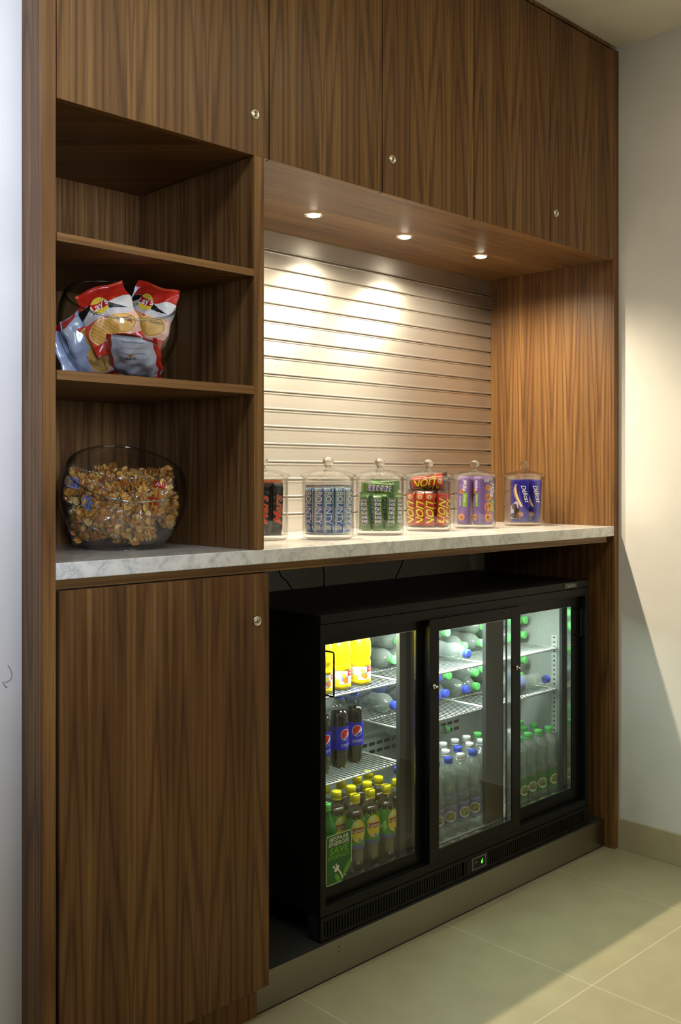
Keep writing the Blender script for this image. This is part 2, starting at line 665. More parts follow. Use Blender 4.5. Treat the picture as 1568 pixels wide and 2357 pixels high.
mk.tube(pts, 0.0012, C(165, 155, 155, 0.8), 6)
tag(mk.build('scuff_mark'), 'small grey hook-shaped scuff on the white wall left of the walnut panel', 'mark')

# ---------------------------------------------------------------- joinery
t = thing('end_panel', 'full-height walnut end panel beside the white wall on the left', 'panel', (XLO, 0, 0))
MB().box(XLO, XL, 0.010, 0.60, 0, ZC, M['wood_b']).build('board', t, 0.0008)
MB().box(XLO, XL, 0.0, 0.0098, 0, ZC, M['wood_edgev']).build('edging', t, 0.0008)
t = thing('end_panel', 'full-height walnut end panel against the right wall, lit inside the niche', 'panel', (XR, 0, 0))
MB().box(XR, XRO, 0.010, 0.60, 0, 2.965, M['wood_b']).build('board', t, 0.0008)
MB().box(XR, XRO, 0.0, 0.0098, 0, 2.965, M['wood_edgev']).build('edging', t, 0.0008)


def lock(parent, x, z, y=0.0, r=0.0125):
    m = MB()
    prof = [(0.0, 0.0), (0.0078, 0.0), (0.0083, 0.0022), (0.0095, 0.0026), (0.0105, 0.0034), (0.0118, 0.0034), (0.0125, 0.0022), (0.0128, 0.0)]
    n = 32
    vs, fs = [], []
    for rr, d in [(0.0, 0.0032), (0.0066, 0.0032), (0.0074, 0.0016), (0.0088, 0.0016), (0.0096, 0.0038), (0.0116, 0.0038), (0.0127, 0.0014), (0.0130, -0.001)]:
        for i in range(n):
            a = 2 * pi * i / n
            vs.append((x + rr * cos(a), y - d, z + rr * sin(a)))
    for j in range(7):
        for i in range(n):
            i2 = (i + 1) % n
            fs.append((j * n + i, j * n + i2, (j + 1) * n + i2, (j + 1) * n + i))
    m.add(vs, fs, M['lockm'], True)
    m.box(x - 0.0012, x + 0.0012, y - 0.0036, y - 0.003, z - 0.0042, z + 0.0042, M['dark'])
    return m.build('lock', parent)


def upper_unit(x0, x1, seams, label, locks):
    t = thing('wall_cupboard', label, 'cupboard', (x0, 0, ZU), group='walnut wall cupboards over the niche')
    b = MB()
    b.box(x0 + .001, x1 - .001, 0.022, 0.034, ZU + 0.008, 2.965, M['dark'])
    b.box(x0 + .001, x0 + .018, 0.034, 0.595, ZU + 0.024, 2.965, M['wood_in'])
    b.box(x1 - .018, x1 - .001, 0.034, 0.595, ZU + 0.024, 2.965, M['wood_in'])
    b.box(x0 + .018, x1 - .018, 0.575, 0.595, ZU + 0.024, 2.965, M['wood_in'])
    b.build('carcass', t)
    xs = [x0] + seams + [x1]
    for a, c in zip(xs[:-1], xs[1:]):
        d = MB().box(a + 0.0019, c - 0.0019, 0.0, 0.020, ZU, 2.957, M['wood']).build('door', t, 0.0006)
        MB().box(a + 0.0019, c - 0.0019, 0.0004, 0.0198, ZU - 0.0008, ZU, M['wood_edge']).build('bottom_edging', d)
        WL[d.name] = WL[t.name]
        for lx in locks:
            if a < lx < c:
                lock(d, lx, 2.286)
    return t


upper_unit(XL + .0005, 0.0, [], 'wide single-door walnut wall cupboard above the open shelves', [-0.047])
upper_unit(0.0, 0.8335, [0.417], 'two-door walnut wall cupboard over the left half of the lit niche', [0.457])
upper_unit(0.8335, XR - .0005, [1.2505], 'two-door walnut wall cupboard next to the right end panel', [1.284])
tag(MB().box(XL + .001, XR - .001, 0.006, 0.03, 2.9675, ZC - 0.0005, M['wood_in']).build('ceiling_filler', None, 0.0005),
    'thin dark walnut filler strip between the wall cupboards and the ceiling', 'trim')

# soffit over the lit niche and its three lamps
SPOTS = [(0.450, 0.322), (0.857, 0.313), (1.277, 0.317)]
tag(MB().box(-0.0175, XR - .0005, 0.0215, YB + 0.03, ZU + 0.0035, ZU + 0.0225, M['wood_h']).build('soffit_board', None, 0.0005),
    'walnut board over the lit niche that holds the three spot lamps', 'board')
names = ['nearest', 'middle', 'farthest']
for i, (x, y) in enumerate(SPOTS):
    t = thing('spot_lamp', 'round recessed spot lamp, %s' % (
        ['leftmost of three in the niche soffit', 'middle one of three in the niche soffit', 'rightmost of three in the niche soffit'][i]), 'lamp', (x, y, ZU + 0.0035),
        group='spot lamps in the niche soffit')
    MB().lathe([(0.021, 0.001), (0.0225, -0.003), (0.029, -0.0035), (0.031, 0.0)], M['chrome'], 32, (x, y, ZU + 0.0034)).build('trim_ring', t)
    MB().lathe([(0.0, -0.0075), (0.010, -0.0068), (0.018, -0.0040), (0.0205, -0.0006)], M['lampw'], 24, (x, y, ZU + 0.0034)).build('bulb', t)
    l = light('spot_lamp_light', 'SPOT', (x, y, ZU - 0.004), SPOT_W, SPOT_COL, (x, y, 0.0),
              spot_size=radians(158), spot_blend=0.85, shadow_soft_size=0.011)

# aluminium slat wall
t = thing('slat_panel', 'brushed aluminium slat panel with horizontal grooves behind the sweet jars', 'panel', (0, YB, ZW))
zg = [2.1222 - 0.05795 * i for i in range(16)]
m = MB()
x0, x1 = -0.0175, XR - .0005
prof = []
zt = ZU + 0.003
prof.append((YB, zt))
for z in zg:
    # rounded lips above and below each dark groove
    prof += [(YB, z + 0.0085), (YB - 0.0022, z + 0.0070), (YB - 0.0022, z + 0.0048), (YB + 0.0005, z + 0.0030),
             (YB + 0.011, z + 0.0028), (YB + 0.011, z - 0.0012), (YB + 0.0005, z - 0.0014), (YB - 0.0022, z - 0.0026), (YB - 0.0022, z - 0.0042), (YB, z - 0.0056)]
prof.append((YB, ZW + 0.0005))
vs = []
for y, z in prof:
    vs += [(x0, y, z), (x1, y, z)]
fs = [(2 * i, 2 * i + 1, 2 * i + 3, 2 * i + 2) for i in range(len(prof) - 1)]
m.add(vs, fs, M['slat'])
m.box(x0, x1, YB + 0.0115, YB + 0.014, ZW + .0005, zt, M['slat'])
m.build('slats', t)

# marble worktop + rail below it
t = thing('worktop', 'white grey-veined marble worktop running the full width of the niche', 'worktop', (XL, 0, ZWB))
MB().box(XL + .0005, XR - .0005, 0.0, 0.598, ZWB, ZW, M['marble']).build('slab', t, 0.0025)
MB().box(XL + .0005, XR - 0.03, 0.014, 0.034, 1.1393, ZWB - 0.0003, M['wood_h']).build('rail', t, 0.0006)

# open shelves
t = thing('open_shelf_unit', 'open walnut shelving with two shelves left of the lit niche', 'shelving', (XL, 0, ZW))
MB().box(-0.049, -0.018, 0.0, NB, ZW + .0003, ZU + 0.0, M['wood_in']).build('divider', t, 0.0006)
MB().box(-0.0492, -0.0178, -0.0003, 0.0006, ZW + .0005, ZU - .001, M['wood_edgev']).build('divider_edging', t)
MB().box(XL + .0003, -0.049, NB, NB + 0.012, ZW + .0003, ZU + 0.02, M['wood_in']).build('back_board', t)
MB().box(XL + .0003, -0.018, 0.0215, NB, ZU + 0.0035, ZU + 0.0225, M['wood_in']).build('top_board', t)
MB().box(XL + .0003, XL + 0.0025, 0.012, NB, ZW + .0003, ZU, M['wood_in']).build('side_lining', t)
for z0, z1 in ((1.8815, 1.899), (1.587, 1.6075)):
    s_ = MB().box(XL + .003, -0.0495, 0.001, NB - .001, z0, z1, M['wood_in']).build('shelf', t)
    MB().box(XL + .003, -0.0495, -0.0003, 0.001, z0, z1, M['wood_edge']).build('edging', s_)

# base cupboard
t = thing('base_cupboard', 'tall-doored walnut base cupboard under the left end of the marble worktop', 'cupboard', (XL, 0, 0))
b = MB()
b.box(XL + .001, XL + .019, 0.022, 0.595, 0.095, 1.139, M['wood_in'])
b.box(-0.019, -0.001, 0.022, 0.595, 0.095, 1.139, M['wood_in'])
b.box(XL + .019, -0.019, 0.030, 0.595, 0.095, 0.113, M['wood_in'])
b.box(XL + .019, -0.019, 0.575, 0.595, 0.113, 1.139, M['wood_in'])
b.box(XL + .001, -0.001, 0.0215, 0.03, 0.095, 1.139, M['dark'])
b.build('carcass', t)
d = MB().box(XL + 0.008, -0.0005, 0.0, 0.020, 0.0935, 1.1365, M['wood']).build('door', t, 0.0008)
lock(d, -0.040, 1.019)
MB().box(XL + .001, -0.0065, 0.041, 0.059, 0.0, 0.094, M['wood_in']).build('plinth', t, 0.0005)

# steel-faced plinth under the fridge
t = thing('fridge_plinth', 'brushed steel plinth that carries the black drinks fridge', 'plinth', (0, 0.043, 0))
m = MB().box(-0.006, XR - .0005, 0.0430, 0.0450, 0.006, 0.1035, M['steel'])
for z in (0.080, 0.069):
    m.disc(lambda u, v: (u, 0.04285, v), 0.287, z, 0.0022, 0.0022, M['dark'], 12, 1)
m.build('kick_plate', t)
MB().box(0.0, XR - .0005, 0.0452, 0.598, 0.0, 0.1030, M['platform']).build('platform', t)

# cables from the worktop down behind the fridge
for i, pp in enumerate([[(0.505, .575, 1.16), (0.512, .57, 1.09), (0.53, .57, 1.05), (0.555, .57, 1.032), (0.60, .575, 0.985), (0.62, .592, 0.90)],
                        [(0.715, .575, 1.16), (0.716, .57, 1.09), (0.728, .57, 1.04), (0.729, .575, 0.99), (0.73, .592, 0.90)],
                        [(1.17, .575, 1.16), (1.145, .57, 1.09), (1.12, .57, 1.045), (1.09, .575, 0.995), (1.08, .592, 0.90)]]):
    tag(MB().tube(pp, 0.0022, M['dark'], 8).build('power_cable'),
        ['thin black cable, leftmost, slanting down behind the drinks fridge', 'thin black cable hanging straight down behind the drinks fridge',
         'thin black cable, rightmost, slanting down to the left behind the fridge'][i], 'cable', 'cables behind the drinks fridge')

# ---------------------------------------------------------------- drinks fridge
FX0, FX1, FY0, FY1, FZ0, FZ1 = 0.228, 1.580, 0.055, 0.585, 0.112, 1.001
IX0, IX1, IY1, IZ0, IZ1 = 0.268, 1.520, 0.530, 0.215, 0.945
fr = thing('drinks_fridge', 'black three-door glass-fronted drinks fridge under the marble worktop', 'fridge', (FX0, FY0, 0.1035))
b = MB()
b.box(FX0, IX0 - .002, 0.104, FY1, FZ0 + 0.06, 0.9738, M['black'])
b.box(IX1 + .002, FX1, 0.104, FY1, FZ0 + 0.06, 0.9738, M['black'])
b.box(FX0, 0.2490, FY0, 0.104, FZ0 + 0.06, 0.9738, M['black'])
b.box(1.5595, FX1, FY0, 0.104, FZ0 + 0.06, 0.9738, M['black'])
b.box(IX0 - .002, IX1 + .002, IY1 + .002, FY1, FZ0 + 0.06, 0.9738, M['black'])
b.box(0.2490, 1.5595, FY0, 0.104, IZ1 + .004, 0.9738, M['black'])
b.box(IX0 - .002, IX1 + .002, 0.104, IY1 + .002, IZ1 + .004, 0.9738, M['black'])
b.box(0.2490, 1.5595, FY0, 0.104, FZ0 + 0.06, 0.198, M['black'])
b.box(IX0 - .002, IX1 + .002, 0.104, IY1 + .002, FZ0 + 0.06, 0.198, M['black'])
b.box(IX0 - .002, IX1 + .002, 0.1035, 0.1115, 0.912, IZ1 + .004, M['black'])
b.box(0.2490, 1.5595, FY0, 0.0765, 0.9445, IZ1 + .004, M['black'])
# the rear-track reveal at the left side
b.build('cabinet_shell', fr, 0.0012)
MB().box(FX0, FX1, FY0 - .0005, FY1, 0.9752, FZ1, M['black']).build('top_panel', fr, 0.003)
l_ = MB()
l_.box(IX0 - .0015, IX0, 0.112, IY1, IZ0, IZ1, M['liner'])
l_.box(IX1, IX1 + .0015, 0.112, IY1, IZ0, IZ1, M['liner'])
l_.box(IX0, IX1, IY1, IY1 + .0015, IZ0, IZ1, M['liner'])
l_.box(IX0, IX1, 0.112, IY1, IZ1, IZ1 + .0015, M['liner'])
l_.box(IX0, IX1, 0.112, IY1, IZ0 - .015, IZ0, M['liner'])
l_.build('inner_liner', fr)
v = MB()
for r_ in range(2):
    for i in range(28):
        xx = 0.33 + i * 0.0395
        zz = 0.428 - r_ * 0.028
        v.area(lambda a, b_: (xx + a, IY1 - 0.0006, zz + b_), -0.0165, 0.0165,
               lambda x: -0.0062 * min(1, sqrt(max(0, 1 - (max(0, abs(x) - .0103) / .0062) ** 2))),
               lambda x: 0.0062 * min(1, sqrt(max(0, 1 - (max(0, abs(x) - .0103) / .0062) ** 2))), M['dark'], 16, 1)
v.build('vent_slots', fr)
# grille at the foot
g = MB()
GY = FY0 - 0.002
g.box(FX0, FX1, GY + 0.010, FY0 + 0.05, FZ0 - .004, 0.1705, M['dark'])
g.box(FX0, FX1, GY, GY + .0098, 0.160, 0.1710, M['black'])
g.box(FX0, FX1, GY, GY + .0098, FZ0 - .004, 0.117, M['black'])
g.box(FX0, 0.240, GY, GY + .0098, 0.1172, 0.1598, M['black'])
g.box(1.545, FX1, GY, GY + .0098, 0.1172, 0.1598, M['black'])
g.box(0.850, 0.975, GY, GY + .0098, 0.1172, 0.1598, M['black'])
x = 0.2455
while x < 1.542:
    if not (0.843 < x < 0.978):
        g.box(x, x + 0.0062, GY + .001, GY + .0095, 0.1172, 0.1598, M['black'])
    x += 0.0113
g.build('ventilation_grille', fr)
dsp = MB()
dsp.box(0.8855, 0.9600, GY - .0035, GY - .0002, 0.1205, 0.1595, C(92, 88, 80, .5))
dsp.box(0.8935, 0.9520, GY - .0042, GY - .0034, 0.1255, 0.1550, M['dark'])
dsp.text(lambda u, v_: (u, GY - .0046, v_), '6', 0.0225, 0.9355, 0.1410, M['led'], bold=0.008, shear=0.15)
dsp.disc(lambda u, v_: (u, GY - .0046, v_), 0.9075, 0.1455, 0.0009, 0.0009, M['led'], 8, 1)
dsp.disc(lambda u, v_: (u, GY - .0046, v_), 0.9020, 0.1440, 0.0006, 0.0006, M['led'], 8, 1)
dsp.box(0.862, 0.8815, GY - .002, GY - .0001, 0.1215, 0.1575, M['dark'])
dsp.build('temperature_display', fr)
bd = MB()
bd.box(1.418, 1.500, FY0 - .0022, FY0 - .0006, 0.980, 0.9985, C(34, 38, 30, .4))
bd.box(1.4182, 1.4235, FY0 - .0026, FY0 - .0021, 0.9802, 0.9983, C(50, 95, 30, .4))
bd.text(lambda u, v_: (u, FY0 - .0027, v_), 'Gamko', 0.0195, 1.460, 0.9892, C(150, 150, 140, .4), bold=0.01)
bd.build('badge', fr)
MB().box(0.3, 1.49, 0.118, 0.134, 0.925, 0.939, M['tubew']).build('light_tube', fr)
light('fridge_tube_light', 'AREA', (0.80, 0.140, 0.922), FRIDGE_W, FRIDGE_COL, (0.80, 0.19, 0.2),
      shape='RECTANGLE', size=1.02, size_y=0.03)
for x0_, x1_ in ((0.613, 0.700), (1.040, 1.138)):
    MB().box(x0_, x1_, 0.113, 0.128, IZ0, IZ1, M['post']).build('mullion', fr, 0.001)
MB().box(1.4935, 1.519, 0.1125, 0.124, IZ0, IZ1, M['post']).build('side_post', fr)


def shelf(x0, x1, z):
    m = MB()
    for yy, r_ in ((0.136, .0034), (0.30, .0028), (0.41, .0028), (0.512, .0034)):
        m.tube([(x0, yy, z - .0045), (x1, yy, z - .0045)], r_, M['wire'], 8)
    for xx in (x0 + .002, x1 - .002):
        m.tube([(xx, 0.136, z - .0045), (xx, 0.512, z - .0045)], .0034, M['wire'], 8)
    n = int(round((x1 - x0) / 0.0155))
    for i in range(1, n):
        xx = x0 + (x1 - x0) * i / n
        m.tube([(xx, 0.1335, z - .0052), (xx, 0.136, z - .0012), (xx, 0.5135, z - .0012)], .0013, M['wire'], 6)
    return m.build('wire_shelf', fr)


for x0_, x1_, zs in ((0.272, 0.650, (0.752, 0.502)), (0.6555, 1.074, (0.752, 0.602)), (1.080, 1.500, (0.752, 0.602))):
    for z in zs:
        shelf(x0_, x1_, z)
rl = MB()
rl.box(1.5170, 1.5198, 0.150, 0.174, 0.428, 0.792, M['rail'])
for i in range(21):
    z = 0.437 + i * 0.0172
    rl.box(1.5166, 1.5171, 0.158, 0.166, z, z + .0045, M['dark'])
rl.box(1.508, 1.5168, 0.152, 0.170, 0.745, 0.749, M['wire'])
rl.box(1.508, 1.5168, 0.152, 0.170, 0.594, 0.598, M['wire'])
rl.build('shelf_rail', fr)


def fdoor(x0, x1, z0, z1, gx0, gx1, gz0, gz1, y, th=0.024):
    f = MB()
    f.box(x0, gx0, y, y + th, z0, z1, M['blackp'])
    f.box(gx1, x1, y, y + th, z0, z1, M['blackp'])
    f.box(gx0, gx1, y, y + th, gz1, z1, M['blackp'])
    f.box(gx0, gx1, y, y + th, z0, gz0, M['blackp'])
    d = f.build('sliding_door', fr, 0.0008)
    WL[d.name] = WL[fr.name]
    g = MB()
    for yy in (y + .002, y + .020):
        g.add([(gx0, yy, gz0), (gx1, yy, gz0), (gx1, yy, gz1), (gx0, yy, gz1)], [(0, 1, 2, 3)], M['pane'])
    g.build('glass_pane', d)
    s_ = MB()
    w_ = 0.0012
    s_.box(gx1 - w_, gx1, y + .0035, y + .0185, gz0, gz1, M['spacer'])
    s_.box(gx0, gx0 + w_, y + .0035, y + .0185, gz0, gz1, M['spacer'])
    s_.box(gx0 + w_, gx1 - w_, y + .0035, y + .0185, gz0, gz0 + w_, M['spacer'])
    s_.box(gx0 + w_, gx1 - w_, y + .0035, y + .0185, gz1 - w_, gz1, M['spacer'])
    s_.build('glazing_spacer', d)
    # makers' stamp: two small etched rings low on the pane
    e = MB()
    for k in (0, 1):
        cx_ = gx1 - 0.040 + 0.0145 * k
        for a_ in range(20):
            a0, a1 = 2 * pi * a_ / 20, 2 * pi * (a_ + 1) / 20
            q = [(cx_ + r_ * cos(a), y + .0015, gz0 + 0.055 + r_ * sin(a)) for r_, a in ((.0052, a0), (.0062, a0), (.0062, a1), (.0052, a1))]
            e.add(q, [(0, 1, 2, 3)], C(120, 122, 118, .6))
    e.build('etched_stamp', d)
    return d


dl = fdoor(0.2505, 0.715, 0.200, 0.9440, 0.268, 0.650, 0.238, 0.913, 0.078)
dm = fdoor(0.679, 1.149, 0.200, 0.9440, 0.724, 1.100, 0.234, 0.906, 0.050)
dr = fdoor(1.133, 1.558, 0.200, 0.9440, 1.177, 1.504, 0.245, 0.908, 0.078)


def arc_handle(x, z0, z1, y0, y1):
    r = 0.006
    pts = [(x, y0, z1)]
    for k in range(5):
        a = pi / 2 * k / 4
        pts.append((x, y1 + r - r * sin(a), z1 - r + r * cos(a)))
    for k in range(5):
        a = pi / 2 * k / 4
        pts.append((x, y1 + r - r * cos(a), z0 + r - r * sin(a)))
    pts.append((x, y0, z0))
    return pts


MB().tube(arc_handle(0.2595, 0.777, 0.899, 0.0775, 0.034), 0.0026, M['blackp'], 10).build('handle', dl)
MB().tube(arc_handle(1.5300, 0.800, 0.897, 0.0775, 0.056), 0.0032, M['blackp'], 10).build('handle', dr)
for xx in (0.6990, 1.1270):
    m = MB()
    vs, fs, n = [], [], 20
    pr = [(0, .0155), (.0035, .0155), (.0042, .0145), (.0042, .008), (.0035, .0075), (.0035, .006), (.0072, .0055), (.0080, .004), (.0080, -.0005)]
    for rr, dd in pr:
        for i in range(n):
            a = 2 * pi * i / n
            vs.append((xx + rr * cos(a), 0.050 - dd, 0.739 + rr * sin(a)))
    for j in range(len(pr) - 1):
        for i in range(n):
            fs.append((j * n + i, j * n + (i + 1) % n, (j + 1) * n + (i + 1) % n, (j + 1) * n + i))
    m.add(vs, fs, M['chrome'], True)
    m.build('lock', dm)

# sticker on the left pane
st = MB()
SX0, SX1, SZ0, SZ1, SY = 0.2715, 0.3735, 0.238, 0.3775, 0.0788


def smap(d):
    return lambda u, v_: (SX0 + u * (SX1 - SX0), SY - d, SZ0 + v_ * (SZ1 - SZ0))


def rr_lo(r, cut):
    def f(u):
        y = 0.0
        if u < r:
            y = r * .73 * (1 - sqrt(max(0, 1 - ((r - u) / r) ** 2)))
        if u > 1 - cut:
            y = max(y, 0.33 * (u - (1 - cut)) / cut)
        return y
    return f


def rr_hi(r):
    def f(u):
        e = min(u, 1 - u)
        return 1.0 if e >= r else 1 - r * .73 * (1 - sqrt(max(0, 1 - ((r - e) / r) ** 2)))
    return f


st.area(smap(0), 0, 1, rr_lo(.09, .42), rr_hi(.09), C(178, 190, 160, .5), 40, 2)
st.area(smap(.0002), 0.03, 0.97, lambda u: max(0.022, rr_lo(.11, .42)(u) + .012), lambda u: rr_hi(.11)(u) - .022, C(38, 98, 38, .5), 40, 2)
W_ = C(215, 215, 200, .5)
G_ = C(110, 170, 30, .5)
st.text(smap(.0005), 'BESPAAR', .115, .49, .905, W_, bold=.012, shear=.12, sx=1.63)
st.text(smap(.0005), 'ENERGIE', .115, .49, .805, W_, bold=.012, shear=.12, sx=1.74)
st.text(smap(.0005), 'SAVE', .185, .49, .665, G_, bold=.015, shear=.12, sx=1.78)
st.text(smap(.0005), 'ENERGY', .115, .49, .540, G_, bold=.003, shear=.12, sx=1.92)
st.area(smap(.0005), 0.62, 0.97, lambda u: 0.02 + (u - .62) * .9, lambda u: 0.06 + .35 * sqrt(max(0, min(1, (u - .62) / .3))), C(80, 150, 45, .4), 14, 2)
st.disc(smap(.0006), .41, .30, .10, .050, W_, 20, 2, rot=0.5)
for a_, b_ in (((.33, .34), (.26, .36)), ((.40, .36), (.38, .40)), ((.47, .27), (.60, .14)), ((.60, .14), (.62, .07))):
    dx, dy = b_[0] - a_[0], b_[1] - a_[1]
    n_ = sqrt(dx * dx + dy * dy)
    px, py = -dy / n_ * .022, dx / n_ * .022
    mp = smap(.0006)
    st.add([mp(a_[0] + px, a_[1] + py), mp(a_[0] - px, a_[1] - py), mp(b_[0] - px, b_[1] - py), mp(b_[0] + px, b_[1] + py)], [(0, 1, 2, 3)], W_)
st.disc(smap(.0006), .44, .11, .13, .06, C(95, 160, 40, .5), 20, 2, rot=-0.7)
st.build('energy_sticker', dl)

# ---------------------------------------------------------------- bottles
def cyl(r, ang0, d=0.0004, zoff=0.0):
    """maps a flat label drawing (u right, v up) round a bottle; ang0 is the way the middle of the label faces"""
    def f(u, v_):
        a = ang0 + u / r
        return ((r + d) * cos(a), (r + d) * sin(a), v_ + zoff)
    return f


def cap_mesh(m, r, z0, z1, mat, n=36):
    vs = []
    h = z1 - z0
    prof = [(r * .97, z0), (r, z0 + .001), (r, z0 + .003), (r * .965, z0 + .0034), (r * .965, z0 + .0042), (r, z0 + .0046), (r, z1 - .0018), (r * .93, z1 - .0004), (r * .55, z1), (0.0, z1)]
    m.lathe(prof, mat, n)


def lathe_obj(name, prof, mat, parent, n=40):
    return MB().lathe(prof, mat, n).build(name, parent, local=True)


FACE = -3 * pi / 4          # towards the viewer's side of the fridge
GREENL = [C(60, 120, 50, .4), C(215, 225, 205, .4), C(120, 150, 60, .4), C(150, 120, 70, .4)]
BLUEL = [C(100, 112, 165, .4), C(205, 212, 220, .4), C(125, 140, 60, .4), C(160, 140, 90, .4)]


def water_bottle():
    t = thing('water_bottle', 'x', 'bottle')
    prof = [(0.0, .006), (.012, .004), (.020, .0005), (.026, .001), (.0305, .010), (.0315, .022), (.0315, .034), (.0300, .036), (.0302, .105), (.0318, .108), (.0318, .112),
            (.0300, .124), (.0268, .142), (.0262, .152), (.0280, .166), (.0310, .180), (.0316, .190), (.0300, .201), (.0240, .213), (.0165, .222), (.0130, .227), (.0125, .232)]
    lathe_obj('shell', prof, M['pet'], t, 40)
    inner = [(0.0, .008)] + [(max(0, r - .0012), z + .0008) for r, z in prof[1:16]] + [(.0300, .188), (0.0, .188)]
    lathe_obj('water', inner, M['water'], t, 28)
    MB_ = MB()
    cap_mesh(MB_, .0145, .2315, .2500, M['cap_blue'])
    MB_.build('cap', t, local=True)
    labels = {}
    for key, pal in (('green', GREENL), ('blue', BLUEL)):
        m = MB()

        m.lathe([(.0308, .0372 + (.1040 - .0372) * i / 4) for i in range(5)], pal[0], 48)
        mp_ = lambda dd: cyl(.0308, FACE + .35, dd)
        m.area(mp_(.0004), -.030, .030, lambda u: .0380, lambda u: .0440, C(150, 160, 190, .4) if key == 'blue' else C(90, 150, 70, .4), 12, 1)
        m.disc(mp_(.0006), 0, .066, .0200, .0185, pal[1], 32, 4, rot=.25)
        m.disc(mp_(.0009), .001, .066, .0165, .0115, pal[2], 28, 3, rot=.25)
        m.disc(mp_(.0012), -.004, .063, .0085, .0050, pal[3], 16, 2, rot=.5)
        m.disc(mp_(.0013), .006, .061, .0060, .0045, C(70, 95, 40, .4), 16, 2, rot=-.3)
        m.area(mp_(.0014), -.017, .018, lambda u: .0775 + u * .28, lambda u: .0800 + u * .28, C(120, 60, 70, .4), 10, 1)
        if key == 'blue':
            m.text(cyl(.0310, FACE + .2), 'OTECHO', .012, -.002, .0965, C(190, 195, 215), rot=.12)
        labels[key] = m
    lo = labels['blue'].build('label_wrap', t, local=True)
    g_ = labels['green'].build('label_wrap', t, local=True)
    gm = g_.data
    bpy.data.objects.remove(g_)
    caps = {}
    for k in ('green', 'white'):
        mm = MB()
        cap_mesh(mm, .0145, .2315, .2500, M['cap_' + k])
        o_ = mm.build('cap', t, local=True)
        caps[k] = o_.data
        bpy.data.objects.remove(o_)
    caps['blue'] = [c for c in t.children if c.name.startswith('cap')][0].data
    return Kit(t), {'blue': lo.data, 'green': gm}, caps


wk, WLAB, WCAP = water_bottle()


def water(x, y, z, cap, lab, label, group, lying=False, rz=0.0, spin=0.0):
    if lying:
        rot = (Matrix.Rotation(rz, 3, 'Z') @ Matrix.Rotation(pi / 2, 3, 'X') @ Matrix.Rotation(spin, 3, 'Z')).to_euler()
    else:
        rot = (0, 0, spin)
    return wk.put((x, y, z), rot, label, group, {'cap': WCAP[cap], 'label_wrap': WLAB[lab]})


FLZ = IZ0 + .0005
standB = [(0.822, .148, 'blue'), (0.886, .148, 'blue'), (0.950, .148, 'white'), (1.014, .148, 'blue'),
          (0.885, .212, 'white'), (0.949, .212, 'white'), (1.013, .212, 'blue'), (1.077, .212, 'white'),
          (0.885, .276, 'white'), (0.949, .276, 'white'), (1.013, .276, 'white'), (1.077, .276, 'white'), (1.141, .276, 'white'),
          (1.141, .212, 'white'), (1.205, .276, 'green'), (0.758, .148, 'white'), (0.690, .190, 'blue')]
rows = {.148: 'front row', .212: 'second row', .276: 'third row', .190: 'second row'}
order = {}
for x, y, c in standB:
    order.setdefault(rows[y], []).append((x, c))
for k in order:
    order[k].sort()
ORD = ['first', 'second', 'third', 'fourth', 'fifth', 'sixth', 'seventh']
for x, y, c in standB:
    rw = rows[y]
    i = [q[0] for q in order[rw]].index(x)
    water(x, y, FLZ, c, 'green' if c == 'green' else 'blue',
          '%s-capped water bottle upright on the fridge floor, middle section, %s, %s from left' % (c, rw, ORD[i]),
          'water bottles standing on the fridge floor, middle', spin=random.uniform(-.25, .25))
standC = [(1.268, .143), (1.332, .148), (1.396, .148), (1.460, .148), (1.396, .212), (1.460, .212), (1.460, .276), (1.332, .212)]
ordc = {}
for x, y in standC:
    ordc.setdefault(y, []).append(x)
rowc = {.143: 'front row', .148: 'front row', .212: 'second row', .276: 'back row'}
fr_x = sorted([x for x, y in standC if y < .15])
for x, y in standC:
    if y < .15:
        i = fr_x.index(x)
    else:
        i = sorted(ordc[y]).index(x)
    water(x, y, FLZ, 'green', 'green', 'green-capped water bottle upright on the fridge floor, right section, %s, %s from left' % (rowc[y], ORD[i]),
          'green-capped water bottles standing on the right of the fridge floor', spin=random.uniform(-.2, .3))

